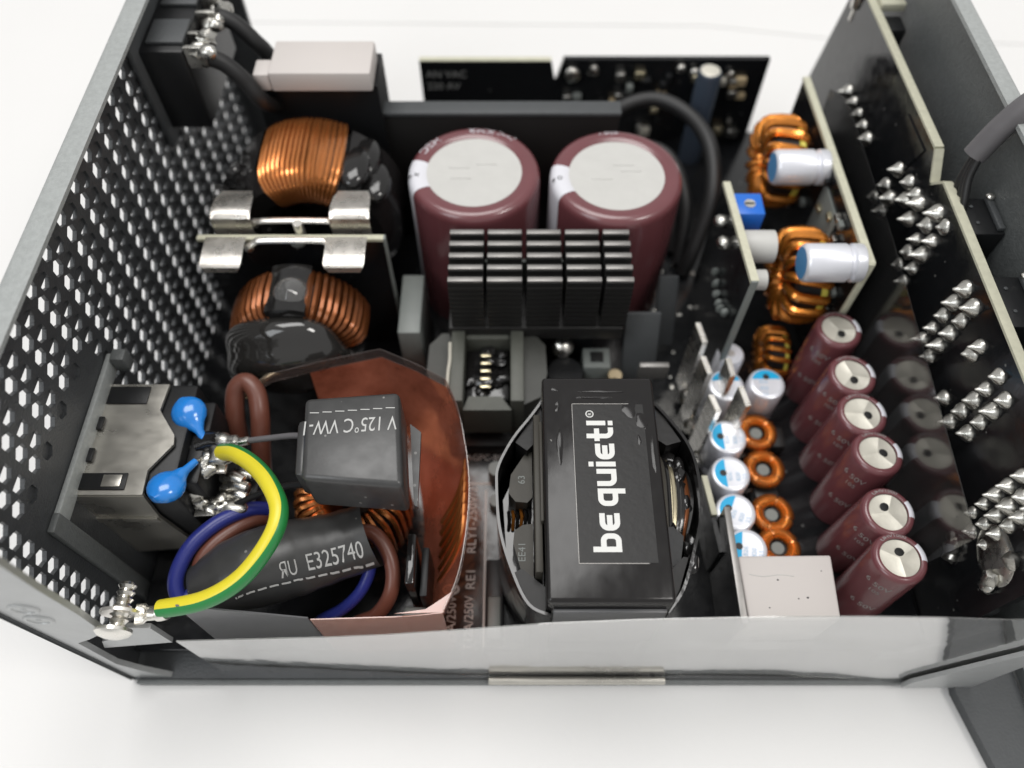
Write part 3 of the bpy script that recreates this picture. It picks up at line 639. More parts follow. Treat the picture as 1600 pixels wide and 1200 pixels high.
for k in range(6): MB().tube([(-.6+k*.7, 18.4, 33+k*.3), (-.4+k*.7, 20, 34.5+k*.3), (-.6+k*.7, 21.8, 33+k*.3)], .3, 8).build('wire_turn', 'copper2' if k in (1, 3) else 'gloss', tr)
MB().box(3.7, 4.9, 8, 36, 33, 42.5, .2).build('core_plate', 'ear', tr)
MB().box(4.62, 5.15, 16, 34, 36, 43.6, .15).build('core_gap_plate', 'ear', tr)
for k in range(7):
    q = k/6; pp = [(25.0+q*4.2, 34-q*4.5, 33), (25.9+q*4.6, 29-q*1.5, 37.4-q*1.6), (25.8+q*4.9, 22, 38-q*1.6), (25.6+q*3.6, 15+q*1.5, 36.4-q), (25+q*2.2, 9.5+q*1.6, 33)]
    MB().tube(smooth_path(pp, 6), .66, 8).build('wire_bundle', ['ear', 'gloss', 'gold', 'gloss', 'gloss', 'copperd', 'gloss'][k], tr)
mb = MB()
for k in range(26): mb.blob((random.uniform(25.3, 30), random.uniform(11, 31), 36.4+random.uniform(-.8, 1.2)), random.uniform(.6, 1.3), (1, 1.5, .7), .35, 2, 60+k)
mb.build('varnish_lump', 'gloss', tr)
MB().prism([(25, 9.5), (27.5, 11.5), (28.4, 15.5), (26.8, 17.2), (25, 17)], 36, 38).build('tape_flap', 'blackp', tr)

# ================================================================== MAINS INLET
inl = thing('mains_inlet', 'mains inlet with a brushed metal shield on the perforated wall', 'inlet', (-66, 33, 8))
def bevelled_prism(poly, lo, hi, bev, plane='xy'):
    t = MB().prism(poly, lo, hi, plane); bmesh.ops.recalc_face_normals(t.b, faces=t.b.faces)
    bmesh.ops.bevel(t.b, geom=list(t.b.edges), offset=bev, segments=3, affect='EDGES', profile=.5); return t
MB().box(-73.9, -57.6, 23.0, 44.6, 9, 38.8, .8).build('housing', 'blackp', inl)
MB().box(-57.58, -54.5, 25.5, 42.0, 12, 36.8, .6).build('housing_back', 'blackp', inl)
MB().prism([(-74, 22.1), (-62.0, 22.1), (-62.2, 26.6), (-58.9, 31.6), (-59.2, 33.4), (-62.9, 38.4), (-62.4, 43.8), (-74, 43.8)], 39.3, 39.9).build('shield_top', 'steelb', inl)
MB().prism([(-74, 39.28), (-62, 39.28), (-62.9, 30), (-60.8, 15), (-74, 12)], 22.0, 22.6, 'xz').build('shield_front', 'steelb', inl)
MB().prism([(-74, 30.4), (-63.2, 30.2), (-63.0, 28.7), (-74, 28.6)], 21.6, 21.98, 'xz').build('shield_fold', 'steelb', inl)
for b in ((-72.8, -65.5, 39.6, 43.2), (-73.0, -65.2, 22.9, 26.0)): MB().box(b[0], b[1], b[2], b[3], 39.92, 40.2, .12).build('latch_recess', 'blackp', inl)
MB().box(-69.2, -66.0, 23.4, 25.6, 40.21, 40.4, .1).build('latch_tongue', 'steelb', inl)
for y in (28.0, 34.2): MB().box(-74, -72.0, y, y+2.6, 39.92, 40.6, .2).build('shield_tab', 'blackp', inl)
MB().box(-73.95, -72.9, 15.2, 48.6, 39.4, 43.0, .3).build('wall_frame', 'flange', inl)
MB().box(-73.95, -72.7, 14.2, 17.6, 2, 43.2, .3).build('wall_frame', 'coatg', inl)
MB().box(-72.6, -70, 46.5, 49, 40.0, 44, .4).build('frame_lug', 'coatg', inl)

def disc_cap(p, lab):
    t = thing('disc_capacitor', lab, 'capacitor', p[0], 'blue disc capacitors')
    mb = MB().tube(smooth_path(p, 6), 1, 18)
    return t, mb
def teardrop(name, head, tail, lab, R0=3.55):
    t = thing(name, lab, 'capacitor', head, 'blue disc capacitors')
    H = Vector(head); T = Vector(tail); d = (T-H); Ln = d.length; d.normalize()
    pts, rad = [], []
    for s, r in ((-1, .02), (-.96, .28), (-.85, .53), (-.65, .76), (-.35, .94), (0, 1), (.35, .94), (.65, .77), (.9, .52), (1.15, .36), (1.4, .25), (Ln/R0, .2)):
        pts.append(H+d*s*R0); rad.append((r*R0, r*R0*.62 if r > .4 else r*R0))
    MB().tube(pts, rad, 22).build('body', 'blue', t)
    MB().tube([T, T+d*1.2+Vector((0, 0, -.6))], .32, 8).build('lead', 'solder', t)
teardrop('disc_capacitor', (-58.2, 38.6, 38.6), (-54.6, 33.4, 37.4), 'upper blue disc capacitor beside the metal shield and the brown wire loop', 3.1)
teardrop('disc_capacitor', (-58.4, 23.6, 39.6), (-55.4, 29.4, 37.6), 'lower blue disc capacitor in front of the dark side of the mains inlet', 3.15)

def lumps(mb, pts, r, seed, lump=.4):
    for i, p in enumerate(pts): mb.blob(p, r*random.uniform(.75, 1.2), (1.25, .9, .8), lump, 3, seed+i)
    return mb
te = thing('earth_terminal', 'lumpy soldered earth tab where the yellow and green wire starts', 'terminal', (-54, 31, 33))
MB().box(-58, -51, 28.6, 32.6, 34.0, 34.9, .2).build('tab', 'tin', te)
lumps(MB(), [(-56.5, 32.4, 35.2), (-55.2, 30.5, 35.4), (-53.6, 31.6, 35.8), (-52.2, 30.6, 36.4), (-51.6, 31.8, 36.8), (-54.6, 29.2, 35)], 1.55, 3).build('solder_lump', 'solder', te)
tl = thing('live_terminal', 'dark sleeved terminal with pointed solder beside the upper blue capacitor', 'terminal', (-52, 34, 35))
MB().tube([(-56.0, 33.6, 35.6), (-53.8, 34.0, 36.4), (-51.8, 33.8, 36.8)], [2.2, 2.0, 1.7], 16).build('sleeve', 'gloss', tl)
MB().tube(smooth_path([(-52.6, 34.0, 36.8), (-50.6, 33.4, 37.2), (-48.4, 33.2, 37.6), (-46.4, 33.4, 38)], 4), [1.6]*4+[1.35]*4+[.8]*4+[.4], 14).build('solder_lump', 'solder', tl)
tn = thing('neutral_terminal', 'soldered terminal strip below the lower blue capacitor', 'terminal', (-52, 24, 27))
MB().box(-57.5, -49.5, 22.8, 25.4, 28.6, 29.3, .2, rot=(R(-8), 'Y')).build('tab', 'tin', tn)
lumps(MB(), [(-56, 24.8, 30), (-54, 23.6, 30), (-52, 24.4, 29.8), (-50.2, 23.8, 29.4), (-53, 25.4, 29.5), (-57, 25.8, 31)], 1.35, 30).build('solder_lump', 'solder', tn)
tm = thing('wire_joint', 'cluster of tinned wire ends inside the yellow and green wire loop', 'solder joint', (-50, 29, 24))
for k, (a, b) in enumerate((((-53, 29.6, 30), (-48.6, 28.4, 31)), ((-53, 28, 29), (-47.6, 27.2, 30.6)), ((-52.5, 30.6, 29), (-47.2, 30.2, 30)), ((-52, 26.6, 28.5), (-48, 25.8, 29.6)))):
    MB().tube(smooth_path([a, ((Vector(a)+Vector(b))/2+Vector((0, .4, .7))), b], 5), [1.0]*5+[1.15]*5+[.75], 12).build('tinned_wire', 'tin', tm)
MB().box(-56, -47, 25, 32, 20, 28, .6).build('backing', 'blackp', tm)

# ================================================================== WIRES AT THE FRONT LEFT
yg = thing('earth_wire', 'thick yellow and green striped wire looping over the black sleeve', 'wire', (-46, 17, 30))
wp = smooth_path([(p[0]+random.uniform(-.18, .18), p[1]+random.uniform(-.18, .18), p[2]+random.uniform(-.15, .15)) for p in [(-51.2, 31.4, 37.4), (-47.6, 29.6, 40), (-43.4, 26.4, 42.4), (-39.2, 21.8, 44.6), (-37.0, 16.8, 45.2), (-37.8, 12.2, 44.4), (-42.2, 7.4, 41.6), (-48.4, 4.8, 38.6), (-56.2, 4.2, 36.0)]], 9)
def half(a0, a1, n=14):
    vs, fs = [], []
    for i, p in enumerate(wp):
        t = (wp[min(i+1, len(wp)-1)]-wp[max(i-1, 0)]).normalized(); rad = Vector((p.x+50, p.y-19, 0)); rad = (rad-t*rad.dot(t)).normalized()
        u_ = t.cross(rad).normalized(); u_ = u_ if u_.z > 0 else -u_
        vs += [p+(rad*math.cos(R(a0+(a1-a0)*k/n))+u_*math.sin(R(a0+(a1-a0)*k/n)))*1.5 for k in range(n+1)]
    for i in range(len(wp)-1):
        for k in range(n): fs.append((i*(n+1)+k, i*(n+1)+k+1, (i+1)*(n+1)+k+1, (i+1)*(n+1)+k))
    return MB().add(vs, fs+[tuple(range(n+1)), tuple((len(wp)-1)*(n+1)+k for k in range(n+1))])
half(64, 270, 24).build('yellow_insulation', 'wyel', yg, ang=60); half(-90, 64).build('green_stripe', 'wgrn', yg, ang=60)
def wire(pts, r, m, lab, name='wire', group=None):
    return MB().tube(smooth_path(pts, 8), r, 16).build(name, m, label=lab, cat='wire', group=group, loc=pts[-1])
wire([(-45.4, 25.2, 26.2), (-48.0, 24.0, 28.6), (-52.4, 21.0, 30), (-56.2, 16.6, 30), (-58.2, 11.6, 28.4), (-57.4, 8.6, 26.4), (-54.5, 10.2, 25.6), (-51, 11.6, 26)], 1.35, 'wblu', 'blue wire curving from the mains terminals into the left end of the black sleeve', 'blue_wire')
wire([(-45.2, 24.2, 24.0), (-47.4, 22.6, 27.0), (-51.6, 18.9, 28.4), (-54.4, 15.2, 28.2), (-54.6, 12.2, 27), (-51.5, 12.4, 27)], 1.35, 'wbrn', 'brown wire lying inside the blue wire at the left end of the black sleeve', 'brown_wire')
wire([(-31, 18.4, 27.6), (-26, 20.0, 28.4), (-23.0, 18.0, 27.8), (-21.2, 14.0, 26), (-21.6, 10.0, 23.8), (-24.4, 7.4, 20), (-28.5, 7.0, 16), (-30.5, 8, 8.2)], 1.35, 'wbrn', 'brown wire looping out of the right end of the black sleeve', 'brown_wire')
wire([(-31, 16.6, 26.6), (-26.6, 17.0, 26.2), (-25.4, 14.6, 25), (-27.0, 11.2, 22.6), (-30.4, 8.8, 19.6), (-35.2, 7.4, 16), (-38, 7.6, 8.2)], 1.1, 'wblu', 'thin blue wire curling below the right end of the black sleeve', 'blue_wire')
wire([(-53.6, 40.2, 24), (-53.4, 42.8, 29.6), (-52.8, 46.4, 33.4), (-50.8, 47.6, 34.6), (-48.6, 45.6, 34), (-47.8, 41.8, 32), (-48.2, 38.6, 28), (-49, 34, 21)], 1.8, 'wbrn', 'thick brown wire loop standing behind the live terminal', 'brown_wire')
hsb = thing('shrink_sleeve', 'black heat-shrink sleeve with white E325740 print lying across the wires', 'sleeve', (-40, 15, 20))
hp = [(-55.6, 10.4, 25.8), (-53, 11.2, 26.2), (-49, 12.4, 26.9), (-44, 13.9, 27.4), (-38, 15.6, 27.5), (-32, 17.3, 27.6), (-27.6, 18.7, 28), (-25.0, 19.6, 28.4)]
hr = [(4.0, 3.0), (5.2, 4.2), (6.5, 5.8), (6.9, 6.4), (6.8, 6.3), (6.2, 5.8), (5.9, 5.4), (6.1, 5.3)]
hpp = smooth_path(hp, 5); hrr = []
for i in range(len(hp)-1):
    for k in range(5): q = k/5; hrr.append(tuple(hr[i][j]*(1-q)+hr[i+1][j]*q + (.10*math.sin(i*2.1+k) if 0 < i < 6 else 0) for j in (0, 1)))
hrr.append(hr[-1])
MB().tube(hpp, hrr, 40, cap=False).build('tube', 'shrink', hsb, ang=60)
tx = MB(); ax_o = Vector((-38, 15.6, 0)); ax_d = Vector((17.2-(-13.6)+0.0, 8.6, 0)).normalized(); ax_n = Vector((-ax_d.y, ax_d.x, 0))
def on_tube(p):                                  # lay flat print on the sleeve
    u = (p-ax_o).dot(ax_d); x_ = p.x
    i = min(range(len(hpp)), key=lambda q: abs((hpp[q]-p).dot(ax_d))); c = hpp[i]; i2 = min(i+1, len(hpp)-1)
    q = 0 if i2 == i else max(-1, min(1, (p-c).dot(ax_d)/max(.01, (hpp[i2]-c).dot(ax_d))))
    c = c.lerp(hpp[i2], max(0, q)); rx, rz = hrr[i]
    dd_ = (p-c).dot(ax_n); return Vector((p.x, p.y, c.z+rz*math.sqrt(max(0.02, 1-(dd_/rx)**2))+.16))
def pt(u, n): return ax_o+ax_d*u+ax_n*n
text_on(tx, "E325740", 3.5, pt(2.2, -4.7), ax_d, ax_n, .80, on_tube)
text_on(tx, "ЯU", 3.2, pt(-2.2, -4.9), ax_d, ax_n, .70, on_tube)
for k in range(12):
    u0 = -10.4+k*2.0; a = [pt(u0+1.5*j/4, -5.7) for j in range(5)]; b = [p+ax_n*.22 for p in a]
    tx.add([on_tube(p) for p in a+b], [(j, j+1, j+6, j+5) for j in range(4)])
tx.build('printing', 'silkm', hsb)

# ================================================================== FILM CAPACITOR + COPPER HOOD
fcap = thing('film_capacitor', 'black heat-shrink wrapped box capacitor with white 125°C print', 'capacitor', (-26, 28, 38))
bevelled_prism([(-34.3, 35.0), (-18.7, 36.3), (-16.8, 19.1), (-32.9, 20.4)], 39.2, 50.0, 1.0).build('body', 'shrink', fcap, ang=50)
MB().box(-35.6, -33.2, 22.5, 33.0, 38.6, 46.5, 1.0, rot=(R(5), 'Z')).build('end_fold', 'shrink', fcap)
MB().prism([(-17.9, 35.2), (-17.1, 28), (-16.2, 20.0), (-15.6, 19.6), (-15.9, 33.6)], 39.6, 40.6).build('side_lip', 'shrink', fcap)
tx = MB(); vs, fs = text_geo("V 125°C VW-1", 1); wdt = max(p.x for p in vs)
text_on(tx, "V 125°C VW-1", 3.7, (-18.7, 31.6, 50.05), (-1, -.075, 0), (.03, -1, 0), 14.9/(wdt*3.7))
for k in range(7): a = -19.2-k*2.05; tx.box(a-1.5, a, 33.0-k*.16, 33.16-k*.16, 50.02, 50.06)
tx.build('printing', 'silkm', fcap)
MB().tube(smooth_path([(-34.5, 31.5, 43), (-38, 32.4, 41.5), (-42, 33.0, 39.6), (-46.6, 33.3, 38)]), .55, 10).build('lead', 'sheath', fcap)
MB().tube(smooth_path([(-34, 24, 40), (-39, 25.2, 36.5), (-44, 25.6, 33), (-50, 24.4, 30)]), .6, 10).build('lead', 'wblk', fcap)
t3 = thing('toroid_choke', 'copper toroid inside the copper coloured film hood under the box capacitor', 'inductor', (-25, 31, 8))
c3 = (-30.5, 28.5, 19)
torus_sec(MB(), c3, (0, 0, 1), 5, 9.6, 14, 50, 2).build('core', 'blackp', t3)
wound(t3, c3, (0, 0, 1), 5.4, 9.8, 14.4, [2*math.pi*k/34 for k in range(34)], .62)
hood = thing('film_hood', 'curved copper coloured plastic film hood with a clear rim around the box capacitor', 'shield', (-26, 28, 8))
sp_ = [(-49.5, 46.5), (-46.5, 49), (-36, 52.2), (-25.8, 54.8), (-18.6, 51.4), (-12.6, 47.8), (-10.4, 42.5), (-8.8, 35.9), (-7.8, 29.5), (-7.5, 23.4), (-8.0, 16.0), (-9.0, 9.8), (-11.0, 4.2)]
def refine(p, n=4, sharp=()):
    out = []
    for i in range(len(p)-1):
        for k in range(n): q = k/n; out.append((p[i][0]*(1-q)+p[i+1][0]*q, p[i][1]*(1-q)+p[i+1][1]*q))
    return out+[p[-1]]
right = [(q.x, q.y) for q in smooth_path([(a, b, 0) for a, b in sp_[5:]], 6)]
pth = refine(sp_[:6], 3)[:-1]+right
MB().wall(pth, 32.4, 35.2, .18).build('clear_rim', 'rim', hood)
ins = [(a, b) for a, b in pth if a > -42 or b < 40]
vs, fs = [], []; NL = 7
for (a, b) in ins:
    ln = max(0, min(1, (a+26)/17)); ln = ln*ln*(3-2*ln)
    for k in range(NL+1):
        q = 1-k/NL; vs.append((a-10.5*ln*q**1.35, b-3.0*(1-ln)*q*(1 if b > 40 else 0), 8.2+24.2*k/NL))
for i in range(len(ins)-1):
    for k in range(NL): a = i*(NL+1)+k; fs.append((a, a+1, a+NL+2, a+NL+1))
MB().add(vs, fs).build('film', 'film', hood, ang=60)
MB().wall([(-11.2, 4.0), (-18, 3.7), (-28, 3.5), (-33.0, 3.45)], 9, [34.2, 33.0, 32.6, 32.2], .2).build('front_film', 'pinkfilm', hood)
MB().prism([(-9.6, 7.6), (-11.0, 4.1), (-19, 3.9), (-14, 4.6)], 33.9, 34.1).build('folded_corner', 'pinkfilm', hood)
mb = MB()  # added wire arcs stand in for the winding's reflection in the film
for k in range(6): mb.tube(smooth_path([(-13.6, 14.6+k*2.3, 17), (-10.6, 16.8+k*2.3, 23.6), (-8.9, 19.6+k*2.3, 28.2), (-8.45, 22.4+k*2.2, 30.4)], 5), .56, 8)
mb.build('winding_reflection', 'copper', t3)
ic = MB().prism([(-53.6, 9), (-52.6, 39.0), (-33.6, 31.6), (-33.6, 9)], 3.75, 4.0, 'xz').build('insulation_card', 'card', label='smoke grey insulating card standing at the front edge below the earth wire', cat='card')
cc = thing('core_clip', 'dark upright clip beside the copper toroid at the front of the film hood', 'clip', (-17, 14, 8))
MB().box(-18.4, -16.8, 10, 19, 8.1, 30, .4).build('plate', 'gloss', cc); MB().box(-16.2, -14.8, 9, 18, 8.1, 26, .4).build('plate', 'blackp', cc); MB().box(-19.6, -15.2, 6.6, 9, 8.1, 20, .6).build('foot', 'relay', cc)

# ================================================================== FRONT CLEAR SHEET
npth = [(-57, 1.6), (-45, 1.3), (-31, 1.0), (-20, .75), (-10, .6), (5, .5), (19, .5), (38, .55), (52, .45), (62, .2), (72, -.25), (88, -.3)]
nzt = [25.5, 28, 30.6, 33.4, 36.6, 41.2, 43.4, 44.8, 45.4, 45.8, 46.2, 46.8]
n2 = []; z2 = []
for i in range(len(npth)-1):
    for k in range(5): q = k/5; n2.append((npth[i][0]*(1-q)+npth[i+1][0]*q, npth[i][1]*(1-q)+npth[i+1][1]*q)); z2.append(nzt[i]*(1-q)+nzt[i+1]*q)
n2.append(npth[-1]); z2.append(nzt[-1])
MB().wall(n2, 1.3, z2, .22).build('clear_sheet', 'clear', label='wide clear plastic sheet standing along the front edge and mirroring the white table', cat='plastic sheet', loc=(8, 2, 2.2))

# ================================================================== RIGHT: SMALL BROWN CAPACITORS
def small_cap(loc, lab):
    x, y, z0 = loc; zt = 31.2; r = 4.75
    t = thing('tall_capacitor', lab, 'capacitor', loc, 'row of slim brown capacitors')
    pr = [(r, 8.05), (r, zt-1.0), (r-.15, zt-.5), (r-.5, zt-.12), (r-.9, zt), (r-1.25, zt-.08), (r-1.35, zt-.3)]
    MB().lathe(pr, (x, y, 0), seg=44).build('sleeve', 'sleeve', t)
    b = .03; MB().lathe([(r+b, 20), (r+b, zt-1.0), (r-.15+b, zt-.5+b), (r-.5, zt-.12+b), (r-.9, zt+b), (r-1.25, zt-.08+b)], (x, y, 0), seg=10, a0=-12, a1=32).build('polarity_band', 'sleevew', t)
    mb = MB(); vs = [(0, 0, zt-.32)]; n = 36; rr = r-1.3
    for k in range(n):
        a = 2*math.pi*k/n; ph = (k % 12)/12; dip = .55*math.sin(math.pi*ph)**.8
        vs.append((rr*.98*math.cos(a), rr*.98*math.sin(a), zt-.35-dip*.35)); vs.append((rr*.5*math.cos(a), rr*.5*math.sin(a), zt-.33-dip*.55))
    fs = []
    for k in range(n):
        j = (k+1) % n; fs += [(0, 2+2*k, 2+2*j), (2+2*k, 1+2*k, 1+2*j, 2+2*j)]
    o = mb.add([(x+p[0], y+p[1], p[2]) for p in vs], fs).build('vent_disc', 'alu', t, ang=16)
    # the vent hole
    MB().lathe([(.001, zt-.50), (.72, zt-.48), (.85, zt-.56)], (x+.3, y-1.0, .14), seg=14).build('vent_hole', 'dark', t)
    tx = MB(); text_cyl(tx, "6 50V", 2.0, (x, y), r+.03, zt-5.2, 196, 1, False); text_cyl(tx, "105", 1.5, (x, y), r+.03, zt-7.4, 214, 1)
    for k in range(5): a = R(192+k*5); 
    text_cyl(tx, "6 50V", 2.0, (x, y), r+.03, zt-14.5, 204, 1); tx.build('printing', 'silkd', t)
    tx = MB(); vs_, fs_ = text_geo("UHV1000", 1.25)
    out = []
    for p in vs_:
        a = R(128)-p.x/(r-.55); rad = r-1.05+p.y*.62; out.append((x+rad*math.cos(a), y+rad*math.sin(a), zt+.03-(.3*max(0, rad-r+.65)/.4)))
    tx.add(out, fs_); tx.build('rim_lettering', 'silkd', t)
    return t
scl = ['slim brown capacitor farthest from the viewer, next to the copper coils', 'slim brown capacitor, second from the far end of the row', 'slim brown capacitor, third from the far end of the row',
       'slim brown capacitor, third from the near end of the row', 'slim brown capacitor just behind the nearest one, second from the near end', 'slim brown capacitor nearest the viewer, beside the white block']
ysc = [62.6, 52.4, 43.3, 33.6, 23.5, 13.6]
cap0 = small_cap((67.0, ysc[0], 8), scl[0])
rots = [20, -15, 55, 78, 190, 150]
for i in range(1, 6):
    c_ = dup(cap0, (67.0+(.3, -.1, .2, .5, -.2, .3)[i], ysc[i], 8), scl[i])
    c_.rotation_euler = (R(random.uniform(-2.4, 2.4)), R(random.uniform(-2, 2)), R(random.uniform(-9, 9)))
    for chd in c_.children:
        if chd.name.startswith('vent'): chd.rotation_euler = (0, 0, R(rots[i]))

# polymer capacitors
def poly_cap(loc, lab):
    x, y, z0 = loc; t = thing('polymer_capacitor', lab, 'capacitor', loc, 'white capacitors with cyan print'); r = 3.95; zt = 20
    MB().lathe([(r, 8.05), (r, 10), (r-.3, 10.4), (r, 10.8), (r, zt-.9), (r-.25, zt-.3), (r-.8, zt), (r-1.1, zt-.03), (.001, zt)], (x, y, 0), seg=40).build('can', 'polyw', t)
    a0 = R(41); n = 14; rr = r-.75
    pts = [(x+rr*math.cos(R(180)+a0*2*(k/n-.5)*1.75), y+rr*math.sin(R(180)+a0*2*(k/n-.5)*1.75), zt+.03) for k in range(n+1)]
    MB().add(pts, [tuple(range(n+1))]).build('polarity_print', 'polyb', t)
    MB().lathe([(.001, zt+.06), (.7, zt+.055)], (x-1.55, y, 0), seg=14).build('print_dot', 'wblk', t)
    tx = MB(); text_on(tx, "B26", 1.2, (x+.1, y-1.7, zt+.05), (0, 1, 0), (-1, 0, 0)); text_on(tx, "820", 1.2, (x+1.7, y-1.7, zt+.05), (0, 1, 0), (-1, 0, 0)); text_on(tx, "2.5", 1.2, (x+3.0, y-1.3, zt+.05), (0, 1, 0), (-1, 0, 0), .8); tx.build('printing', 'polyt', t)
    return t
p0 = poly_cap((44.1, 43.6, 8), 'white capacitor with cyan edge beside the farthest copper ring of the row')
for (x, y), lab, rz in (((43.5, 35.4), 'white capacitor with cyan edge, second of the four along the copper rings', 0), ((43.3, 27.3), 'white capacitor with cyan edge, third of the four along the copper rings', -25),
                    ((44.3, 20.0), 'white capacitor with cyan edge partly hidden behind the white block', -10), ((45.6, 56.0), 'white capacitor with cyan back half among the bright metal strips', -90), ((54.3, 56.4), 'white capacitor with cyan back half next to the farthest slim brown capacitor', -90)):
    dup(p0, (x, y, 8), lab, (0, 0, R(rz)))
rp = thing('round_component', 'small pale round topped component behind the bright metal strips', 'component', (47, 63, 8))
MB().lathe([(3.0, 8.05), (3.0, 21.4), (2.6, 22), (.001, 22.1)], (47.0, 62.6, 0), seg=30).build('can', 'polyw', rp); MB().lathe([(.9, 22.05), (.7, 22.3), (.001, 22.3)], (47, 62.6, .02), seg=16).build('pip', 'foam', rp)
# little copper ring chokes
def ring_choke(loc, lab):
    x, y, z0 = loc; t = thing('ring_choke', lab, 'inductor', loc, 'small copper ring chokes')
    mb = MB()
    prof = [(3.05+1.12*math.cos(a), 13.2+1.12*math.sin(a)) for a in [2*math.pi*k/14 for k in range(15)]]
    mb.lathe(prof, (x, y, 0), seg=40).build('ring', 'copper', t)
    mb = MB()
    for k in range(44): 
        a = 2*math.pi*k/44
        if k % 11 == 5: continue
        mb.loop([(x+(3.05+1.22*math.cos(q))*math.cos(a), y+(3.05+1.22*math.cos(q))*math.sin(a), 13.2+1.22*math.sin(q)) for q in [2*math.pi*j/10 for j in range(10)]], .17, 5)
    mb.build('winding', 'copper2', t, kind='stuff')
    MB().cyl((x, y, 8.05), (x, y, 13), 1.3, 18).build('post', 'relay', t)
    MB().box(x+3.2, x+6.5, y-2.6, y+2.4, 8.05, 11.6, .5).build('solder_pad', 'fin', t)
    return t
r0 = ring_choke((52.4, 48.0, 8), 'small copper ring choke farthest from the viewer, beside the slim capacitors')
for (y, lab) in ((39.4, 'small copper ring choke, second from the far end'), (29.4, 'small copper ring choke, third from the far end'), (22.4, 'small copper ring choke partly hidden behind the white block')): dup(r0, (52.5, y, 8), lab, (0, 0, R(y*7)))
# bright metal strips
for (a, b, zt, lab) in (((38.5, 64.8), (39.4, 59.8), 30, 'tallest bright metal strip farthest from the viewer'), ((38.5, 56.4), (39.4, 52.3), 30, 'bright metal strip with a solder blob at its foot, second on the left'),
                    ((44.2, 57.3), (44.6, 53.0), 28, 'bright metal strip rising in front of the pale round component'), ((45.4, 50.0), (46.2, 45.4), 29, 'bright metal strip with a ribbed top nearest the copper rings'), ((39.2, 48.0), (40.2, 44.2), 29, 'bright metal strip with a ribbed top nearest the main transformer')):
    t = thing('metal_strip', lab, 'metal strip', ((a[0]+b[0])/2, (a[1]+b[1])/2, 8), 'bright upright metal strips')
    d = Vector((b[0]-a[0], b[1]-a[1], 0)).normalized(); n = Vector((-d.y, d.x, 0))*.55
    q = [Vector((*a, 0))+n, Vector((*a, 0))-n, Vector((*b, 0))-n, Vector((*b, 0))+n]
    MB().prism([(p.x, p.y) for p in q], 8.05, zt).build('plate', 'tin', t)
    mb = MB(); Ln = (Vector((*b, 0))-Vector((*a, 0))).length
    for k in range(8):
        c_ = Vector((*a, zt+.15))+d*(Ln*(k+.5)/8); mb.box(c_.x-.55, c_.x+.55, c_.y-Ln/19, c_.y+Ln/19, zt-.05, zt+.32, .05, 1)
    mb.build('ribbed_top', 'nickel', t)
    MB().blob((b[0]-.5, b[1]-1.6, 11), 1.7, (1, 1.1, 1), .25, 2, int(zt+a[1])).build('solder_joint', 'solder', t)
# strips / small boards right of the transformer
ub = thing('upright_board', 'small upright black board with a rough pale edge beside the white block', 'circuit board', (40, 14, 8))
MB().box(39.6, 40.6, 4.6, 26, 8.05, 24.6).build('board', 'pcb', ub); MB().box(39.5, 40.7, 4.6, 26.1, 24.61, 25.2, .1).build('board_edge', 'fintop', ub)
us = thing('edge_strip', 'thin pale upright strip between the transformer and the white capacitors', 'strip', (39, 27, 8))
MB().prism([(37.6, 34.6), (38.5, 34.6), (39.9, 19.4), (39.0, 19.2)], 8.05, 19.6).build('board', 'pcb', us); MB().prism([(37.5, 34.7), (38.6, 34.7), (39.5, 26.5), (38.4, 26.4)], 19.62, 20.3).build('board_edge', 'pcbedge', us)
wb2 = thing('silicone_block', 'white silicone block at the front edge before the slim capacitors', 'block', (49, 11, 8))
bevelled_prism([(41.0, 17.0), (58.0, 17.2), (57.3, 5.6), (41.2, 5.4)], 9, 24, .45).build('pad', 'foam', wb2, ang=50)

for dx, dy, q in ((47.5, 12.6, .16), (50.6, 9.2, .12), (52.2, 9.4, .18), (45.2, 7.6, .12), (55.6, 14.2, .10)): MB().blob((dx, dy, 24.0), q, (1.3, 1, .3), .3, 2, int(dx)).build('speck', 'shrink', wb2)
MB().tube(smooth_path([(42.5, 13.6, 24.0), (45, 13.2, 24.02), (48, 13.5, 24.0), (50.5, 13.2, 24.02)]), .09, 6).build('scratch', 'disc', wb2)
# ================================================================== RIGHT: CONVERTER BOARDS
ba = thing('converter_board', 'upright converter board with a cream top edge behind the row of slim capacitors', 'circuit board', (69, 97, 8))
MB().prism([(67.6, 8.05), (67.6, 45.0), (126, 42.6), (126, 8.05)], 68.4, 69.6, 'yz').build('board', 'pcb', ba)
MB().prism([(67.4, 45.02), (67.4, 45.9), (126.2, 43.5), (126.2, 42.62)], 68.2, 69.8, 'yz').build('board_edge', 'pcbedge', ba)
MB().box(68.3, 69.7, 67.0, 67.55, 8.05, 45.8, .1).build('board_edge', 'pcbedge', ba)
for k in range(22):
    y = random.uniform(71, 122); z = random.uniform(20, 42); MB().box(67.2, 68.35, y-1, y+1, z-.7, z+.7, .15, 1).build('chip', ['solder', 'blackp', 'relay', 'gold'][k % 4], ba)
MB().box(68.0, 68.38, 84, 95, 18, 40, .1).build('heat_plate', 'relay', ba)
bb2 = thing('converter_board', 'upright converter board with a cream edge holding the bright blue trimmer', 'circuit board', (45, 76, 8))
MB().prism([(61.6, 8.05), (61.6, 47.2), (91, 43.2), (91, 8.05)], 44.5, 45.6, 'yz').build('board', 'pcb', bb2)
MB().prism([(61.3, 47.22), (61.3, 48.1), (91.2, 44.1), (91.2, 43.22)], 44.3, 45.8, 'yz').build('board_edge', 'pcbedge', bb2)
MB().box(44.4, 45.7, 61.0, 61.55, 8.05, 48.0, .1).build('board_edge', 'relay', bb2)
for y, z in ((82.5, 41.5), (77, 41)): MB().blob((43.5, y, z), 1.6, (1.2, 1, .7), .15, 2, int(y)).build('solder_joint', 'solder', bb2)
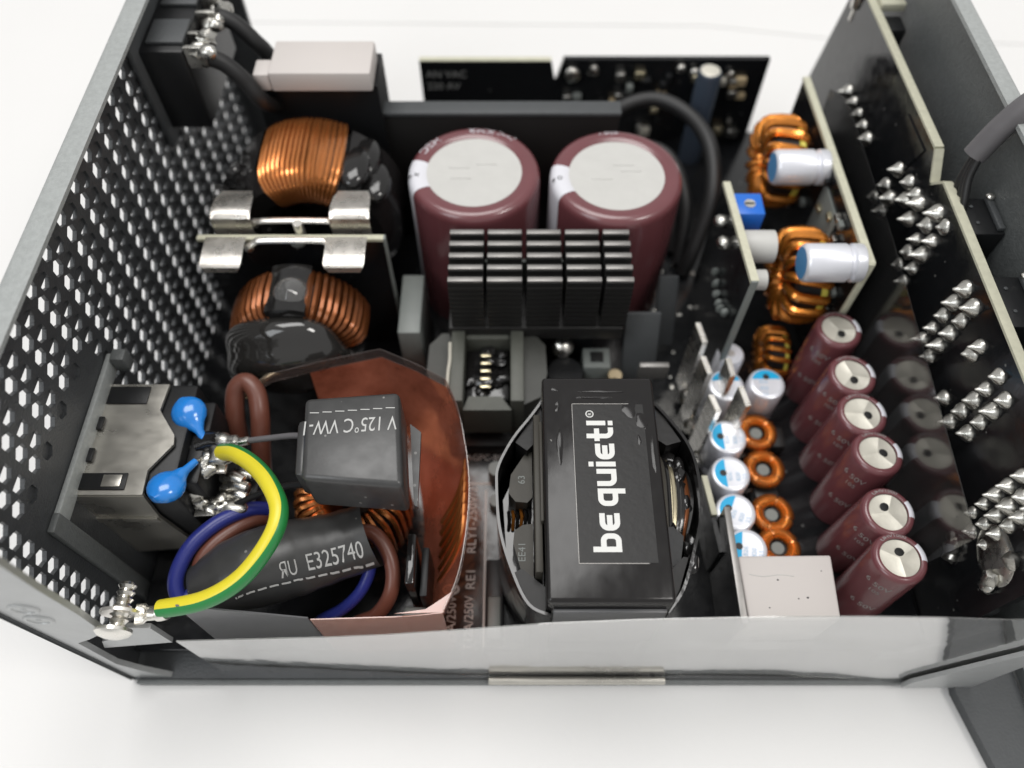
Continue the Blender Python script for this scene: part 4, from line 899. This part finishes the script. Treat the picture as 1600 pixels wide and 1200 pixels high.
for k in range(6): MB().blob((43.8, 66+k*2.4, 30+random.uniform(-2, 2)), .9, (1, .8, 1.4), .2, 2, k).build('solder_joint', 'relay', bb2)
tp = thing('trimmer', 'bright blue square trimmer with a screw slot on the converter board', 'trimmer', (48, 85, 38))
MB().box(45.65, 51.6, 81.6, 87.6, 38.2, 44.4, .4).build('body', 'trim', tp); MB().lathe([(1.2, 0), (1.15, .25), (.3, .2), (.001, .25)], (48.7, 84.4, 44.41), seg=20).build('screw', 'tin', tp); MB().box(47.7, 49.7, 84.25, 84.55, 44.6, 44.75).build('slot', 'dark', tp)
def lying_cap(loc, lab):
    x, y, z = loc; t = thing('lying_capacitor', lab, 'capacitor', loc, 'pale capacitors lying sideways off the converter board')
    MB().lathe([(3.7, .1), (3.8, .5), (3.8, 2.0), (3.25, 2.5), (3.25, 2.8), (3.8, 3.3), (3.8, 10.9), (3.5, 11.5), (3.1, 11.7)], (68.35, y, z), (-1, 0, 0), 36).build('can', 'polyw', t)
    MB().lathe([(3.12, 11.69), (.001, 11.71)], (68.35, y, z), (-1, 0, 0), 36).build('blue_end', 'polyb2', t); return t
l0 = lying_cap((68.35, 98.3, 41.4), 'pale capacitor with a blue end lying sideways, farther of the two')
dup(l0, (68.35, 69.6, 43.4), 'pale capacitor with a blue end lying sideways, nearer of the two')
l2 = thing('standing_capacitor', 'blurred beige capacitor just below the blue trimmer', 'capacitor', (46, 74, 40))
MB().lathe([(.001, 0), (3, .1), (3.3, .5), (3.3, 7), (.001, 7.2)], (45.7, 75.6, 41.4), (1, 0, 0), 30).build('can', 'disc', l2); MB().cyl((45.65, 66.5, 42), (49.5, 66.5, 42), 2.0, 20).build('cap_tail', 'disc', l2)
def coil(loc, lab):
    x, y, z = loc; t = thing('power_coil', lab, 'inductor', loc, 'thick wire toroid coils on the converter board')
    torus_sec(MB(), (x, y, z), (1, 0, 0), 4.2, 8.6, 6.4, 40, .8).build('core', 'blackp', t); torus_sec(MB(), (x+3.0, y, z), (1, 0, 0), 4.4, 8.9, 1.6, 40, .4).build('core_face', 'yellow', t)
    n = 15
    for k in range(n):
        a = R(20)+R(328)*k/(n-1)
        MB().loop(turn_pts((x, y, z), (1, 0, 0), a, 3.6, 9.5, 8.0, .22, 16), 1.08, 8).build('wire_turn', 'copper2', t)
    return t
k0 = coil((61.4, 108.0, 34.2), 'thick copper wire coil on a yellow core, farther one beside the lying capacitor')
dup(k0, (62.0, 78.0, 29.4), 'thick copper wire coil on a yellow core, middle one in front of the converter board', (R(40), 0, 0))
q_ = dup(k0, (59.5, 69.0, 12.5), 'thick copper wire coil on a yellow core, lowest one half hidden by the slim capacitor', (R(-30), 0, 0)); q_.scale = (.62, .62, .62)

# ================================================================== MODULAR BOARD
mbd = thing('modular_board', 'tall upright black modular connector board with rows of pointed solder joints', 'circuit board', (80, 75, 8))
ol = [(5, 8.05), (5, 58.0), (76.0, 58.0), (79.2, 54.6), (83.8, 59.4), (141.5, 57.6), (150, 20), (150, 8.05)]
MB().prism(ol, 79.4, 80.9, 'yz').build('board', 'pcb', mbd)
def edge(a, b): 
    n = Vector((-(b[1]-a[1]), b[0]-a[0])).normalized()*.5
    n = n if n.y > 0 else -n
    MB().prism([a, b, (b[0]+n.x, b[1]+n.y), (a[0]+n.x, a[1]+n.y)], 79.3, 81.0, 'yz').build('board_edge', 'pcbedge', mbd)
edge((5, 58.02), (76, 58.02)); edge((76.05, 58.02), (79.2, 54.65)); edge((79.25, 54.66), (83.8, 59.42)); edge((83.85, 59.42), (141.5, 57.62))
sol = [(124.2, 40.9), (119.7, 41.4), (115.3, 41.4), (111.1, 41.8), (106.9, 41.8), (90.2, 48.3), (91.9, 42.3), (93.6, 37.2), (88.1, 42.3), (88.4, 38.2), (85.1, 49.7), (83.1, 46.9), (81.2, 50.1), (78.7, 46.0), (78.7, 50.4), (72.5, 54.1), (73.2, 50.1), (68.8, 54.3), (73.4, 46.0), (69.3, 50.0), (73.6, 42.0), (69.5, 45.8), (73.8, 37.9), (69.6, 41.7), (69.7, 37.6), (54.9, 53.6), (55.1, 49.5), (50.8, 53.6), (55.2, 45.5), (51.0, 49.5), (55.3, 41.5), (51.1, 45.6), (55.5, 37.5), (51.2, 41.6), (51.4, 37.6), (44.0, 51.7), (44.3, 49.1), (37.0, 53.4), (37.0, 49.4), (32.9, 52.8), (37.2, 45.4), (33.0, 49.0), (37.4, 41.2), (33.1, 45.0), (37.5, 37.2), (33.2, 40.9), (42.1, 37.9), (20.8, 50.2), (20.8, 46.4), (20.9, 42.6), (20.9, 38.8), (18.0, 48.5), (18.0, 44.7), (18.0, 40.9), (18.0, 37.1), (15.4, 50), (15.4, 46.5), (15.4, 43), (15.4, 39.5), (12.6, 48.5), (20.9, 35.0), (18.2, 33.2), (15.0, 35.4)]
s0 = MB().lathe([(1.72, 0), (1.66, .35), (1.42, .75), (.85, 1.45), (.42, 2.1), (.24, 2.6), (.001, 2.75)], (79.38, sol[0][0], sol[0][1]), (-1, 0, 0), 18).build('solder_joint', 'solder', mbd)
rn = random.Random(3)
for (y, z) in sol[1:]:
    o = share(s0, (0, 0, 0), mbd); sc_ = rn.uniform(.76, 1.02) if not (y < 21.5) else rn.uniform(.68, .86)
    b0 = OFF[mbd.name]; ctr = Vector((79.38, sol[0][0], sol[0][1]))-b0; tgt = Vector((79.38, y, z))-b0
    ex = Vector((sc_*rn.uniform(.75, 1.15), sc_*rn.uniform(.9, 1.1), sc_*rn.uniform(.9, 1.1))); o.scale = ex
    o.location = (tgt-Vector((ctr.x*ex.x, ctr.y*ex.y, ctr.z*ex.z)))*S
MB().lathe([(.001, .3), (3, .35), (4.2, .3), (4.9, .1), (5.1, 0)], (79.38, 12.6, 37), (-1, 0, 0), 30).build('solder_plane', 'tin', mbd)
for y, z, r in ((17.8, 27, 1.6), (16.6, 25.4, 1.5), (19.2, 27.6, 1.1), (9.4, 35, 1.5), (8.6, 33, 1.3), (10.2, 41.5, 1.5)): MB().blob((78.8, y, z), r, (.8, 1, 1.1), .25, 2, int(y*3)).build('solder_joint', 'solder', mbd)
MB().prism([(86, 57.0), (97, 56.6), (98.5, 48), (90, 46)], 79.1, 79.38, 'yz').build('solder_mask_patch', 'pcb', mbd)
for i, (y0, y1, lab) in enumerate(((64.2, 73.0, 'black modular socket under the fan cable, farthest of the sockets'), (44, 54.6, 'black modular socket in the middle behind the solder board'), (24, 34.6, 'black modular socket nearest the viewer behind the solder board'))):
    t = thing('modular_socket', lab, 'connector', (84, (y0+y1)/2, 38), 'modular sockets')
    MB().box(81.1, 87.4, y0, y1, 40, 57.4, .3).build('housing', 'blackp', t); MB().box(86.0, 87.2, y0+.6, y1-.2, 57.45, 58.3, .2).build('latch', 'greyp', t); MB().blob((86.6, y1-.8, 58.5), .8, (1, 1, .7), .1, 2, i).build('latch_tip', 'tin', t)
    for q in (.3, .75): MB().blob((83.2, y0+(y1-y0)*q, 57.5), .4, (1, 1, .5), .1, 1, i).build('housing_pip', 'greyp', t)
fcb = thing('fan_lead', 'grey sheathed fan lead with black wires leaving over the solid wall', 'cable', (84, 76, 56))
MB().tube(smooth_path([(82.2, 76.6, 64.2), (83.0, 77.0, 66.2), (84.6, 77.6, 70.0), (87.4, 78.2, 74.4), (92, 78.8, 77), (100, 80, 77), (116, 84, 74)]), 2.1, 18).build('sheath', 'sheath', fcb)
for k, dy in enumerate((-2.6, -.9, .8)):
    MB().tube(smooth_path([(81.7, 73.2+dy*1.5, 55.4), (81.4, 73.8+dy*1.2, 58.4), (81.6, 75.2+dy*.6, 61.6), (82.4, 76.5+dy*.4, 65)]), .7, 10).build('inner_wire', 'wblk', fcb)
for k in range(4): MB().blob((81.2, 71.5+k*1.6, 56.2), .8, (1, 1, 1), .2, 2, k).build('wire_end', 'copper' if k % 2 == 0 else 'tin', fcb)
MB().prism([(13.2, 43.2), (15.8, 13), (118, 16), (121, 44), (112, 48.6), (70.6, 47.8)], 73.2, 73.42, 'yz').build('smoky_sheet', 'smoke', label='smoky clear insulating sheet between the slim capacitors and the solder board', cat='plastic sheet', loc=(73.3, 60, 13))
